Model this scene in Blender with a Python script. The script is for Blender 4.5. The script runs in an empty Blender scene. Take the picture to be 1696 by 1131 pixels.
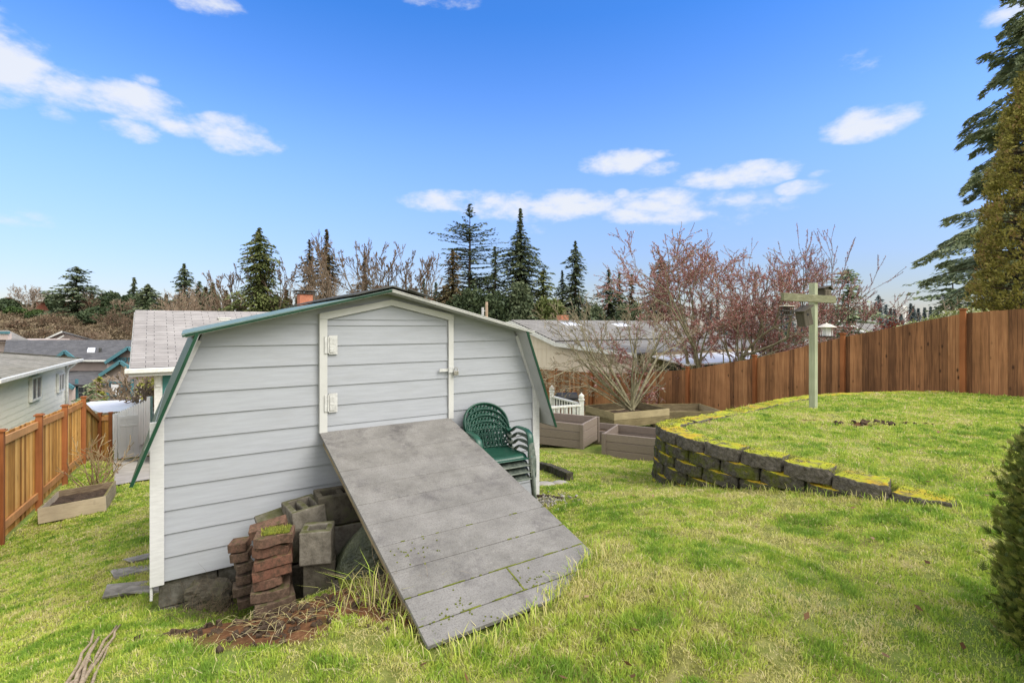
import bpy, math, random
import numpy as np
from mathutils import Vector, Matrix, Euler
R = math.radians
sc = bpy.context.scene
COL = sc.collection
F, CX, HY = 827.0, 848.0, 538.0            # focal length in photo pixels, centre column, horizon row
def P(px, py, Y):                          # a sight line followed to depth Y, in metres (the eye is at 0,0,0)
    return Vector(((px-CX)/F*Y, Y, (HY-py)/F*Y))
U = Vector((.837, .5477, 0)); D = Vector((-.5477, .837, 0)); RZ = math.atan2(.5477, .837)
rng = np.random.default_rng(7)

# ------------------------------------------------------------------ numpy value noise
def vnoise(x, y, seed=0, scale=1.0, octv=3):
    x = np.asarray(x, float)*scale; y = np.asarray(y, float)*scale
    out = np.zeros_like(x); amp = 1; tot = 0
    for o in range(octv):
        xi = np.floor(x).astype(np.int64); yi = np.floor(y).astype(np.int64); fx = x-xi; fy = y-yi
        fx = fx*fx*(3-2*fx); fy = fy*fy*(3-2*fy)
        def h(a, b):
            n = (a*374761393 + b*668265263 + (seed+o)*982451653) & 0xffffffff
            n = ((n ^ (n >> 13))*1274126177) & 0xffffffff
            return ((n ^ (n >> 16)) & 0xffff)/65535.0
        v = (h(xi, yi)*(1-fx)+h(xi+1, yi)*fx)*(1-fy)+(h(xi, yi+1)*(1-fx)+h(xi+1, yi+1)*fx)*fy
        out += v*amp; tot += amp; amp *= .5; x = x*2+17.3; y = y*2+9.1
    return out/tot

# ------------------------------------------------------------------ objects
def setp(o, **k):
    for a, b in k.items():
        if b is not None: o[a] = b
    return o
def thing(name, label, cat, loc=(0, 0, 0), rz=0, group=None, rot=None):
    o = bpy.data.objects.new(name, None); COL.objects.link(o); o.empty_display_size = .1
    o.location = loc; o.rotation_euler = rot if rot else (0, 0, rz)
    return setp(o, label=label, category=cat, group=group)
def tag(o, label=None, cat=None, group=None, kind=None):
    return setp(o, label=label, category=cat, group=group, kind=kind)
def copy_tree(o, parent=None):
    c = o.copy(); COL.objects.link(c)
    if parent: c.parent = parent
    for ch in list(o.children): copy_tree(ch, c)
    return c
def rotm(ax=0, ay=0, az=0): return Euler((ax, ay, az)).to_matrix()

class MB:
    """collects shapes, then links them as one mesh object"""
    def __init__(s): s.v = []; s.f = []; s.uv = {}; s.t = []; s.cur = .5
    def _n(s): return len(s.v)
    def vert(s, p): s.v.append(tuple(p)); s.t.append(s.cur); return len(s.v)-1
    def face(s, pts, uv=None):
        i = [s.vert(p) for p in pts]; s.f.append(tuple(i))
        if uv: s.uv[len(s.f)-1] = uv
        return s
    def hexa(s, b, t):
        n = s._n()
        for p in list(b)+list(t): s.vert(p)
        s.f += [(n+3, n+2, n+1, n), (n+4, n+5, n+6, n+7)]
        for i in range(4):
            j = (i+1) % 4; s.f.append((n+i, n+j, n+4+j, n+4+i))
        return s
    def box(s, c, d, m=None, jit=0):
        hx, hy, hz = d[0]/2, d[1]/2, d[2]/2
        co = [(-hx, -hy, -hz), (hx, -hy, -hz), (hx, hy, -hz), (-hx, hy, -hz), (-hx, -hy, hz), (hx, -hy, hz), (hx, hy, hz), (-hx, hy, hz)]
        c = Vector(c)
        pts = []
        for p in co:
            q = Vector(p)
            if jit: q += Vector([random.uniform(-jit, jit) for _ in range(3)])
            pts.append((m @ q if m else q)+c)
        return s.hexa(pts[:4], pts[4:])
    def bx(s, x0, x1, y0, y1, z0, z1): return s.box(((x0+x1)/2, (y0+y1)/2, (z0+z1)/2), (abs(x1-x0), abs(y1-y0), abs(z1-z0)))
    def bar(s, a, b, w, h=None):
        """a box of section w x h from a to b"""
        a = Vector(a); b = Vector(b); h = h or w; d = (b-a).normalized()
        up = Vector((0, 0, 1)) if abs(d.z) < .95 else Vector((0, 1, 0))
        x = d.cross(up).normalized()*w/2; y = x.cross(d).normalized()*h/2
        return s.hexa([a-x-y, a+x-y, a+x+y, a-x+y], [b-x-y, b+x-y, b+x+y, b-x+y])
    def tube(s, pts, r, n=8, cap=True, flat=1.0, close=False):
        pts = [Vector(p) for p in pts]; k = len(pts); rr = r if hasattr(r, '__len__') else [r]*k
        st = s._n(); prev = None
        for i, p in enumerate(pts):
            if close: d = pts[(i+1) % k]-pts[i-1]
            else: d = pts[min(i+1, k-1)]-pts[max(i-1, 0)]
            d = d.normalized() if d.length > 1e-9 else Vector((0, 0, 1))
            if prev is None:
                a = Vector((0, 0, 1)) if abs(d.z) < .9 else Vector((1, 0, 0)); x = d.cross(a).normalized()
            else: x = (prev-d*prev.dot(d)).normalized()
            prev = x; y = d.cross(x)
            for j in range(n):
                an = 2*math.pi*j/n; s.vert(p+x*math.cos(an)*rr[i]+y*math.sin(an)*rr[i]*flat)
        for i in range(k if close else k-1):
            a = st+i*n; b = st+((i+1) % k)*n
            for j in range(n): jj = (j+1) % n; s.f.append((a+j, a+jj, b+jj, b+j))
        if cap and not close:
            s.f.append(tuple(st+j for j in range(n))[::-1]); s.f.append(tuple(st+(k-1)*n+j for j in range(n)))
        return s
    def lathe(s, prof, n=16, c=(0, 0, 0)):
        st = s._n()
        for (r, z) in prof:
            for j in range(n):
                an = 2*math.pi*j/n; s.vert((c[0]+r*math.cos(an), c[1]+r*math.sin(an), c[2]+z))
        for i in range(len(prof)-1):
            for j in range(n):
                jj = (j+1) % n; s.f.append((st+i*n+j, st+i*n+jj, st+(i+1)*n+jj, st+(i+1)*n+j))
        s.f.append(tuple(st+j for j in range(n))[::-1]); s.f.append(tuple(st+(len(prof)-1)*n+j for j in range(n)))
        return s
    def prism(s, pts, y0, y1):
        """outline in x,z (list of (x,z)) extruded along y"""
        n = len(pts); st = s._n()
        for (x, z) in pts: s.vert((x, y0, z))
        for (x, z) in pts: s.vert((x, y1, z))
        s.f.append(tuple(range(st, st+n))); s.f.append(tuple(range(st+2*n-1, st+n-1, -1)))
        for i in range(n): j = (i+1) % n; s.f.append((st+j, st+i, st+n+i, st+n+j))
        return s
    def build(s, name, mat, parent=None, smooth=False, bevel=0, seg=2, sub=0, disp=0, loc=None):
        me = bpy.data.meshes.new(name); me.from_pydata(s.v, [], s.f)
        a = me.attributes.new('tint', 'FLOAT', 'POINT'); a.data.foreach_set('value', np.array(s.t, dtype=np.float32))
        if s.uv:
            ul = me.uv_layers.new(name='UVMap')
            for fi, uv in s.uv.items():
                p = me.polygons[fi]
                for k, li in enumerate(p.loop_indices): ul.data[li].uv = uv[k]
        me.materials.append(mat); me.update()
        import bmesh as _b
        bm = _b.new(); bm.from_mesh(me); _b.ops.recalc_face_normals(bm, faces=bm.faces); bm.to_mesh(me); bm.free()
        if smooth: me.polygons.foreach_set('use_smooth', [True]*len(me.polygons))
        o = bpy.data.objects.new(name, me); COL.objects.link(o)
        if parent: o.parent = parent
        if loc is not None: o.location = loc
        if bevel:
            m = o.modifiers.new('bevel', 'BEVEL'); m.width = bevel; m.segments = seg; m.limit_method = 'ANGLE'
        if sub:
            m = o.modifiers.new('sub', 'SUBSURF'); m.levels = m.render_levels = sub; m.subdivision_type = 'SIMPLE' if disp else 'CATMULL_CLARK'
        if disp:
            t = bpy.data.textures.new('rough', 'CLOUDS'); t.noise_scale = .06; t.noise_depth = 2
            m = o.modifiers.new('disp', 'DISPLACE'); m.texture = t; m.strength = disp; m.texture_coords = 'GLOBAL'
        return o

def np_mesh(name, V, faces, mat, tint=None, parent=None, loops=4):
    """V (n,3), faces list of (m,k) int arrays"""
    me = bpy.data.meshes.new(name); me.vertices.add(len(V)); me.vertices.foreach_set('co', np.ascontiguousarray(V, np.float32).ravel())
    if not isinstance(faces, list): faces = [faces]
    li = np.concatenate([f.ravel() for f in faces]).astype(np.int32)
    tot = np.concatenate([np.full(len(f), f.shape[1]) for f in faces]).astype(np.int32)
    st = np.concatenate([[0], np.cumsum(tot)[:-1]]).astype(np.int32)
    me.loops.add(len(li)); me.loops.foreach_set('vertex_index', li)
    me.polygons.add(len(tot)); me.polygons.foreach_set('loop_start', st)
    try: me.polygons.foreach_set('loop_total', tot)
    except Exception: pass
    if tint is not None:
        a = me.attributes.new('tint', 'FLOAT', 'POINT'); a.data.foreach_set('value', np.ascontiguousarray(tint, np.float32))
    me.materials.append(mat); me.update(calc_edges=True); me.validate()
    o = bpy.data.objects.new(name, me); COL.objects.link(o)
    if parent: o.parent = parent
    return o

# ------------------------------------------------------------------ materials
class NT:
    def __init__(s, name):
        s.m = bpy.data.materials.new(name); s.m.use_nodes = True; s.t = s.m.node_tree; s.b = s.t.nodes['Principled BSDF']
        s.tc = s.t.nodes.new('ShaderNodeTexCoord')
    def n(s, typ, **k):
        x = s.t.nodes.new('ShaderNode'+typ)
        for a, b in k.items(): setattr(x, a, b)
        return x
    def l(s, a, b): s.t.links.new(a, b)
    def noise(s, scale, detail=4, rough=.55, stretch=(1, 1, 1), co='Object', dist=0):
        mp = s.n('Mapping'); s.l(s.tc.outputs[co], mp.inputs[0]); mp.inputs['Scale'].default_value = stretch
        x = s.n('TexNoise'); x.inputs['Scale'].default_value = scale; x.inputs['Detail'].default_value = detail
        x.inputs['Roughness'].default_value = rough; x.inputs['Distortion'].default_value = dist
        s.l(mp.outputs[0], x.inputs['Vector']); return x.outputs['Fac']
    def ramp(s, fac, stops):
        r = s.n('ValToRGB'); el = r.color_ramp.elements
        while len(el) < len(stops): el.new(.5)
        for e, (p, c) in zip(el, stops):
            e.position = p; e.color = (c, c, c, 1) if not hasattr(c, '__len__') else (*c, 1)
        s.l(fac, r.inputs[0]); return r.outputs[0]
    def mix(s, fac, a, b, mode='MIX'):
        x = s.n('Mix', data_type='RGBA', blend_type=mode)
        for i, v in ((0, fac), (6, a), (7, b)):
            if hasattr(v, 'is_linked') or isinstance(v, bpy.types.NodeSocket): s.l(v, x.inputs[i])
            else: x.inputs[i].default_value = v if not hasattr(v, '__len__') else (*v, 1)
        return x.outputs[2]
    def attr(s, name='tint'):
        a = s.n('Attribute'); a.attribute_name = name; return a.outputs['Fac']
    def math(s, op, a, b=0):
        x = s.n('Math', operation=op)
        for i, v in ((0, a), (1, b)):
            if isinstance(v, bpy.types.NodeSocket): s.l(v, x.inputs[i])
            else: x.inputs[i].default_value = v
        return x.outputs[0]
    def bump(s, fac, strength, dist=.02):
        b = s.n('Bump'); b.inputs['Strength'].default_value = strength; b.inputs['Distance'].default_value = dist
        s.l(fac, b.inputs['Height']); s.l(b.outputs[0], s.b.inputs['Normal']); return b
    def done(s, color, rough=.8, spec=.3, metal=0):
        if isinstance(color, bpy.types.NodeSocket): s.l(color, s.b.inputs['Base Color'])
        else: s.b.inputs['Base Color'].default_value = (*color, 1)
        s.b.inputs['Roughness'].default_value = rough; s.b.inputs['Specular IOR Level'].default_value = spec
        s.b.inputs['Metallic'].default_value = metal; return s.m

def upmask(n, lo=.5, hi=.8, nscale=6, amt=.5):
    g = n.n('NewGeometry'); sp = n.n('SeparateXYZ'); n.l(g.outputs['Normal'], sp.inputs[0])
    k = n.math('ADD', sp.outputs[2], n.math('MULTIPLY', n.math('SUBTRACT', n.noise(nscale, 5, .6, co='Object'), .5), amt*2))
    r = n.n('MapRange'); n.l(k, r.inputs[0]); r.inputs[1].default_value = lo; r.inputs[2].default_value = hi
    return r.outputs[0]

def simple(name, c1, c2, scale=8, rough=.7, bump=.15, stretch=(1, 1, 1), spec=.3, detail=5, metal=0, tint=0, lo=.3, hi=.7, bd=.01, co='Object'):
    n = NT(name); f = n.noise(scale, detail, .6, stretch, co)
    c = n.ramp(f, [(lo, c1), (hi, c2)])
    if tint:
        a = n.attr(); c = n.mix(1.0, c, n.ramp(a, [(0, 1-tint), (1, 1+tint)]), 'MULTIPLY')
    if bump: n.bump(n.noise(scale*3, 4, .6, stretch, co), bump, bd)
    return n.done(c, rough, spec, metal)

def leafmat(name, cols, trans=.25, rough=.6):
    """foliage: colour picked per leaf by the tint attribute"""
    n = NT(name); c = n.ramp(n.attr(), [(i/(len(cols)-1), x) for i, x in enumerate(cols)])
    n.done(c, rough, .25)
    tr = n.n('BsdfTranslucent'); n.l(c, tr.inputs[0]); mx = n.n('MixShader'); mx.inputs[0].default_value = trans
    out = n.t.nodes['Material Output']; n.l(n.b.outputs[0], mx.inputs[1]); n.l(tr.outputs[0], mx.inputs[2]); n.l(mx.outputs[0], out.inputs[0])
    return n.m

def woodmat(name, cols, grain=(30, 30, 1.2), knots=.35, rough=.75, tintamt=1.0, moss=None):
    """cols: 3 colours dark..light, board tint shifts along them"""
    n = NT(name); a = n.attr()
    g = n.noise(1, 6, .65, grain, dist=.6)
    f = n.math('ADD', n.math('MULTIPLY', a, .6*tintamt), n.math('MULTIPLY', g, .7))
    c = n.ramp(f, [(.35, cols[0]), (.6, cols[1]), (.9, cols[2])])
    big = n.noise(1.3, 3, .6); c = n.mix(.5, c, n.ramp(big, [(.3, .55), (.7, 1.35)]), 'MULTIPLY')
    if knots:
        mp = n.n('Mapping'); n.l(n.tc.outputs['Object'], mp.inputs[0]); mp.inputs['Scale'].default_value = (5.5, 5.5, 2.4)
        v = n.n('TexVoronoi'); v.inputs['Scale'].default_value = 1; n.l(mp.outputs[0], v.inputs['Vector'])
        k = n.ramp(v.outputs['Distance'], [(.05, 1), (.16, 0)])
        c = n.mix(n.math('MULTIPLY', k, knots), c, [x*.35 for x in cols[0]])
    if moss:
        c = n.mix(upmask(n, .75, 1.1, 9, .5), c, moss)
    n.bump(g, .35, .004)
    return n.done(c, rough, .2)

def shingles(name, c1, c2, gap, w=.30, h=.14, weather=None):
    n = NT(name); mp = n.n('Mapping'); n.l(n.tc.outputs['UV'], mp.inputs[0])
    b = n.n('TexBrick'); n.l(mp.outputs[0], b.inputs['Vector']); b.offset_frequency = 2; b.offset = .37
    b.inputs['Color1'].default_value = (*c1, 1); b.inputs['Color2'].default_value = (*c2, 1); b.inputs['Mortar'].default_value = (*gap, 1)
    b.inputs['Scale'].default_value = 1; b.inputs['Brick Width'].default_value = w; b.inputs['Row Height'].default_value = h
    b.inputs['Mortar Size'].default_value = .008; b.inputs['Mortar Smooth'].default_value = .3; b.inputs['Bias'].default_value = 0
    c = b.outputs['Color']; c = n.mix(.7, c, n.ramp(n.noise(1.2, 6, .65, co='UV'), [(.3, .7), (.7, 1.25)]), 'MULTIPLY')
    if weather: c = n.mix(n.ramp(n.noise(.5, 5, .7, co='UV'), [(.45, 0), (.7, .7)]), c, weather)
    n.bump(b.outputs['Fac'], .5, .01).invert = True
    return n.done(c, .9, .2)

M = {}
M['siding'] = (lambda n: (n.bump(n.noise(1, 5, .7, (5, 5, 90)), .35, .003), n.done(n.mix(n.ramp(n.noise(2, 6, .7, (1, 1, 3)), [(.5, 0), (.85, .35)]), n.ramp(n.noise(1, 4, .6, (3, 3, 40)), [(.3, (.315, .33, .352)), (.7, (.365, .382, .41))]), (.26, .26, .24)), .6, .3))[1])(NT('painted_siding'))
M['white'] = simple('white_trim', (.50, .50, .49), (.60, .60, .59), 5, .5, .1, (3, 3, 20))
M['whitepvc'] = simple('white_vinyl', (.74, .74, .74), (.80, .80, .80), 3, .35, .03)
M['cream'] = simple('cream_trim', (.46, .46, .435), (.54, .54, .515), 4, .55, .1)
M['greenmetal'] = simple('green_edge_metal', (.007, .042, .021), (.012, .062, .031), 8, .45, .05)
M['palegreen'] = simple('faded_green_edge', (.10, .16, .14), (.17, .24, .21), 5, .5, .1)
M['soffit'] = simple('soffit_paint', (.36, .365, .36), (.44, .445, .44), 6, .7, .1)
M['tar'] = simple('roll_roofing', (.03, .03, .03), (.10, .10, .09), 8, .9, .4)
M['galv'] = simple('worn_painted_hinge', (.42, .42, .40), (.62, .62, .60), 30, .45, .1, metal=.1)
M['steel'] = simple('padlock_steel', (.25, .23, .2), (.5, .48, .45), 40, .35, .1, metal=.8)
M['conc'] = (lambda n: (n.bump(n.noise(60, 5, .7), .6, .01), n.done(n.mix(upmask(n, .7, 1.15, 9, .5), n.ramp(n.noise(14, 6, .7), [(.3, (.085, .075, .058)), (.7, (.235, .215, .175))]), (.06, .065, .014)), .95, .15))[1])(NT('rough_concrete'))
M['concdark'] = (lambda n: (n.bump(n.noise(60, 5, .7), .6, .01), n.done(n.mix(n.ramp(n.noise(7, 5, .7), [(.50, 0), (.70, .8)]), n.ramp(n.noise(14, 6, .7), [(.3, (.035, .03, .022)), (.7, (.125, .112, .085))]), (.045, .055, .010)), .95, .15))[1])(NT('mossy_concrete'))
M['found'] = (lambda n: (n.bump(n.noise(40, 5, .7), .5, .01), n.done(n.mix(n.ramp(n.noise(5, 5, .7), [(.4, 0), (.6, .8)]), n.ramp(n.noise(14, 6, .7), [(.3, (.07, .065, .055)), (.7, (.19, .18, .155))]), (.05, .045, .03)), .95, .15))[1])(NT('foundation_concrete'))
M['brick'] = (lambda n: (n.bump(n.noise(90, 6, .75), .6, .006), n.done(n.mix(upmask(n, .95, 1.3, 12, .6), n.mix(n.ramp(n.noise(22, 8, .8), [(.42, 0), (.6, .85)]), n.mix(n.attr(), n.ramp(n.noise(16, 6, .7), [(.3, (.12, .055, .038)), (.7, (.25, .118, .075))]), n.ramp(n.noise(16, 6, .7), [(.3, (.08, .055, .04)), (.7, (.20, .15, .11))])), (.055, .04, .026)), (.07, .085, .015)), .9, .2))[1])(NT('old_brick'))
M['block'] = (lambda n: (n.bump(n.noise(35, 6, .75), .9, .02), n.done(n.mix(upmask(n, .55, .85, 8, .42),
    n.mix(n.ramp(n.noise(6, 5, .7), [(.46, 0), (.60, .8)]), n.ramp(n.noise(30, 6, .75), [(.3, (.03, .027, .021)), (.7, (.15, .138, .112))]), (.10, .115, .014)),
    n.mix(n.ramp(n.noise(5, 4, .6), [(.35, 0), (.65, 1)]), (.34, .36, .02), (.50, .30, .025))), .95, .1))[1])(NT('mossy_wall_block'))
M['blockcap'] = (lambda n: (n.bump(n.noise(35, 6, .75), .9, .02), n.done(n.mix(upmask(n, .78, .98, 9, .55), n.ramp(n.noise(30, 6, .75), [(.3, (.05, .045, .036)), (.7, (.19, .17, .14))]),
    n.mix(n.ramp(n.noise(3, 4, .6), [(.48, 0), (.68, 1)]), (.36, .38, .035), (.52, .32, .035))), .95, .1))[1])(NT('orange_mossy_block'))
M['woodL'] = woodmat('stained_cedar_boards', [(.24, .10, .02), (.52, .255, .06), (.72, .41, .13)], knots=.5)
M['woodLrail'] = woodmat('stained_cedar_rail', [(.30, .125, .04), (.45, .21, .075), (.58, .30, .12)], (25, 25, 3), knots=.1)
M['woodLpost'] = woodmat('stained_cedar_post', [(.15, .05, .017), (.25, .088, .030), (.34, .135, .05)], knots=.3)
M['woodR'] = woodmat('brown_cedar_boards', [(.12, .055, .026), (.33, .155, .068), (.52, .285, .14)], knots=.95, tintamt=.52)
M['woodRpost'] = woodmat('red_cedar_post', [(.13, .045, .016), (.22, .075, .026), (.30, .115, .042)], knots=.3)
M['woodgrey'] = woodmat('weathered_planks', [(.11, .08, .05), (.27, .21, .14), (.45, .37, .26)], (6, 6, 40), knots=.2, moss=(.16, .15, .03))
M['woodold'] = woodmat('lichen_planks', [(.09, .07, .04), (.22, .175, .10), (.38, .31, .19)], (5, 5, 40), knots=.2, moss=(.2, .17, .05))
M['woodpost'] = woodmat('lichen_post', [(.17, .19, .12), (.33, .36, .24), (.46, .47, .34)], (40, 40, 3), knots=.1)
M['woodarm'] = woodmat('lichen_arm', [(.05, .05, .028), (.15, .15, .085), (.30, .30, .20)], (5, 50, 50), knots=.3)
M['birdwood'] = woodmat('grey_birdhouse_wood', [(.035, .03, .02), (.08, .068, .05), (.15, .13, .10)], knots=.2)
M['comp'] = simple('taupe_composite', (.185, .145, .115), (.25, .205, .17), 3, .6, .15, (8, 8, 60), tint=.12)
M['soil'] = simple('dark_soil', (.03, .02, .012), (.12, .08, .05), 12, 1, .9, bd=.04)
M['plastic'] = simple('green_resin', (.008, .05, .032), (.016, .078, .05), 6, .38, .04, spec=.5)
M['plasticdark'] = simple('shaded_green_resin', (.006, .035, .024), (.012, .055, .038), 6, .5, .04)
M['plasticold'] = simple('faded_green_resin', (.02, .04, .03), (.20, .22, .18), 9, .6, .1, tint=0)
M['white2'] = simple('weathered_railing_paint', (.55, .55, .50), (.75, .75, .71), 12, .5, .1)
M['black'] = simple('black_enamel', (.012, .012, .013), (.02, .02, .022), 10, .55, .02, spec=.5)
M['wire'] = simple('dark_wire', (.03, .028, .025), (.08, .07, .06), 30, .6, .1, metal=.4)
M['lantern'] = simple('chalky_metal_roof', (.50, .46, .38), (.70, .66, .58), 20, .6, .2)
M['glass'] = (lambda n: n.done((.10, .12, .14), .08, .6))(NT('window_glass'))
M['tube'] = (lambda n: n.done((.62, .62, .62), .2, .5))(NT('seed_tube'))
M['bark'] = simple('grey_bark', (.09, .075, .055), (.22, .19, .14), 14, .9, .5, (1, 1, .2))
M['barkpale'] = simple('pale_lichen_bark', (.14, .12, .07), (.32, .29, .19), 20, .9, .4, (1, 1, .3), lo=.35, hi=.65)
M['barkdark'] = simple('dark_conifer_bark', (.03, .022, .015), (.09, .065, .045), 6, .95, .5, (1, 1, .2))
M['twig'] = simple('brown_twigs', (.10, .075, .048), (.20, .15, .10), 3, .9, 0)
M['twigred'] = simple('reddish_twigs', (.17, .085, .065), (.30, .18, .14), 3, .9, 0)
M['twigtan'] = simple('tan_twigs', (.20, .145, .095), (.36, .28, .20), 2, .9, 0)
M['rose'] = simple('rose_canes', (.20, .15, .07), (.38, .28, .15), 8, .7, .1)
M['stick'] = simple('dead_sticks', (.24, .18, .11), (.48, .38, .26), 25, .9, .3, (1, 1, 1))
M['slate'] = simple('slate_scraps', (.12, .11, .09), (.36, .335, .30), 8, .8, .3)
M['paleconc'] = simple('pale_concrete', (.27, .25, .22), (.42, .39, .35), 3, .9, .2, bd=.005)
M['bag'] = simple('green_plastic_bag', (.008, .018, .010), (.085, .095, .05), 9, .35, .8, spec=.5, bd=.05)
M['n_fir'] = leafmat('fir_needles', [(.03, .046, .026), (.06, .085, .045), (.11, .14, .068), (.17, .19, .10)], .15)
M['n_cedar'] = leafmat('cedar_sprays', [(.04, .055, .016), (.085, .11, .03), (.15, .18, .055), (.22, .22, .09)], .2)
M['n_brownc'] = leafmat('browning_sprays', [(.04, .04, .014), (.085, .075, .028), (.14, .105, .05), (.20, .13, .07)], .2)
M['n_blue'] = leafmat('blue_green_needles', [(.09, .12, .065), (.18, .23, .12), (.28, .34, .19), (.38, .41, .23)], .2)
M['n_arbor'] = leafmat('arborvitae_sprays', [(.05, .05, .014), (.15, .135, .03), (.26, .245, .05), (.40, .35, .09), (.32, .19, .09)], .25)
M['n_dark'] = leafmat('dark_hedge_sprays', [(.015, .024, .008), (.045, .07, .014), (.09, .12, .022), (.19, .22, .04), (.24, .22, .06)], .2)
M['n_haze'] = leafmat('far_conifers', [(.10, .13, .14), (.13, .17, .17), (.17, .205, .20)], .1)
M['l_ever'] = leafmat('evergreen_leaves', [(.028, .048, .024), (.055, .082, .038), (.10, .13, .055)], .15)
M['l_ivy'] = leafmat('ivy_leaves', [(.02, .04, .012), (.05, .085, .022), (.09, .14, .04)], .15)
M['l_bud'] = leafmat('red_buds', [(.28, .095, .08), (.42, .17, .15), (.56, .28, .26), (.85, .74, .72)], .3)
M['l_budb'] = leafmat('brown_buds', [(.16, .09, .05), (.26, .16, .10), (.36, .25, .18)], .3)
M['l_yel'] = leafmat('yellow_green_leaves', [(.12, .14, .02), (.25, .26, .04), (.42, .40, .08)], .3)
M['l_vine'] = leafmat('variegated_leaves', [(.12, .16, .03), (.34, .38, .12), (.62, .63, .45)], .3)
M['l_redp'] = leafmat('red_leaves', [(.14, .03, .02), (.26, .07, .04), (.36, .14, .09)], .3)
M['shG'] = shingles('grey_shingles', (.28, .262, .25), (.35, .33, .315), (.075, .07, .07), .55, .155)
M['shD'] = shingles('dark_shingles', (.085, .085, .09), (.12, .12, .125), (.05, .05, .05), .4, .2)
M['shN'] = shingles('mossy_tan_shingles', (.22, .21, .175), (.30, .28, .24), (.09, .085, .06), .45, .16, (.13, .12, .08))
M['shB'] = shingles('blue_grey_shingles', (.195, .185, .168), (.26, .248, .228), (.08, .078, .078), .45, .16)
M['teal'] = simple('teal_siding', (.055, .20, .185), (.075, .24, .22), 4, .6, .1)
M['tealtrim'] = simple('teal_trim', (.06, .17, .20), (.09, .22, .25), 4, .6, .1)
M['pink'] = simple('pale_pink_siding', (.46, .38, .34), (.54, .45, .41), 2, .8, .1)
M['whiteside'] = (lambda n: n.done(n.mix(n.ramp(n.noise(3, 6, .75, (1, 1, 2)), [(.55, 0), (.75, .6)]), (.76, .74, .64), (.48, .46, .38)), .7, .25))(NT('chalky_white_siding'))
M['beige'] = simple('cream_panel_siding', (.68, .59, .47), (.76, .67, .54), 2, .8, .1)
M['redbrick'] = simple('red_brick_wall', (.24, .085, .055), (.33, .13, .085), 6, .9, .3)
M['chim'] = simple('orange_chimney_brick', (.36, .13, .075), (.48, .20, .12), 10, .9, .3)
M['polewood'] = simple('utility_pole_wood', (.20, .14, .09), (.34, .26, .18), 3, .9, .2)
M['skylight'] = simple('bright_skylight', (.80, .82, .84), (.85, .87, .9), 2, .2, 0)
M['mossgreen'] = simple('green_moss', (.06, .075, .010), (.18, .20, .022), 25, 1, .6, bd=.02)

# ramp deck material: grey weathered boards, tan film, dark damp stains, moss specks
def mk_ramp():
    n = NT('weathered_ramp_boards')
    c = n.ramp(n.noise(3.4, 9, .72), [(.3, (.13, .124, .113)), (.5, (.20, .192, .176)), (.7, (.265, .255, .237))])
    c = n.mix(n.attr(), c, n.mix(.4, c, (.26, .252, .245)))
    c = n.mix(n.ramp(n.noise(2.1, 9, .78), [(.53, 0), (.66, .7)]), c, (.085, .078, .080))
    c = n.mix(n.ramp(n.noise(95, 5, .8), [(.50, 0), (.66, .7)]), c, (.07, .064, .058))
    c = n.mix(n.ramp(n.noise(9, 5, .8, (1, 1, 1)), [(.60, 0), (.72, .5)]), c, (.38, .365, .335))
    c = n.mix(n.ramp(n.noise(1, 7, .75, (4, 60, 4)), [(.5, 0), (.8, .45)]), c, (.12, .11, .095))
    n.bump(n.noise(60, 6, .75), .6, .006)
    return n.done(c, .9, .2)
M['ramp'] = mk_ramp()

# ------------------------------------------------------------------ terrain
CP = np.array([(-.44, 2.52, -1.60), (.72, 3.12, -1.49), (.42, 2.86, -1.56), (.95, 3.45, -1.52), (-2.74, 3.81, -2.20), (.29, 5.79, -1.97), (-8, 7.8, -3.42), (-12.3, 14.3, -3.95), (-13.6, 16.5, -4.6), (-12.4, 17.2, -4.62), (-9.7, 10.4, -3.66), (-8.5, 11.4, -3.6),
  (-3, 2.9, -2.10), (-6, 7.4, -3.05), (-4.6, 5.4, -2.62), (-5.5, 4.0, -2.72), (-3.6, 1, -1.95), (0, 0, -1.55), (0, -3, -1.5), (-4, -4, -1.8), (-10, 2, -3.0), (-14, 8, -3.8), (-2.05, 3.1, -1.93),
  (-1.75, 3.50, -2.07), (-1.38, 3.6, -1.93), (-1.1, 3.9, -1.95), (-.6, 3.4, -1.72), (1.4, 3.3, -1.52), (2.9, 4.2, -1.50), (2.5, 4.85, -1.63), (1.9, 6.0, -1.93), (1.2, 4.8, -1.72), (1, 7, -2.10), (1.2, 9.4, -2.37), (1.7, 9.1, -2.38),
  (3, 2.2, -1.42), (5, 2.4, -1.34), (3.9, 3.55, -1.37), (9, 2, -1.2), (14, 6, -1.2), (8, -4, -1.3), (2.75, 14, -2.93), (2.5, 11.5, -2.62), (3.4, 7.6, -2.25), (6, 10.9, -2.35), (8, 12.2, -2.2), (10.13, 11.2, -1.65), (8.79, 13.24, -2.3), (7.46, 15.3, -2.9), (6.1, 17.3, -3.4),
  (4.8, 19.4, -3.8), (3.45, 21.4, -4.1), (2.1, 23.5, -4.25), (13, 9.5, -1.4), (-10, 14.5, -4.15), (-1, 20, -4.1), (-5, 12, -3.4), (-2, 12, -3.0), (0, 30, -4.6), (-15, 18, -4.2), (-18, 27, -5.4), (14, 17, -2.9),
  (-20, 45, -7.2), (-45, 45, -7.5), (20, 32, -4.4), (20, 60, -5.5), (60, 60, -4), (0, 60, -6.5), (-30, 70, -6.8), (-60, 75, -4), (-75, 110, 3), (-110, 115, 4.0), (-45, 110, -.5), (-5, 110, -6), (60, 120, -6), (140, 150, -4), (-100, 40, -7), (60, 0, -2), (100, 60, -3), (-40, -20, -3), (0, -60, 0), (-200, 200, 0), (200, 250, -4), (0, 300, -8), (-30, 160, -4), (250, 0, -3), (-250, 0, -5)])
def _phi(d): return np.sqrt(d*d+.6)
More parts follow.
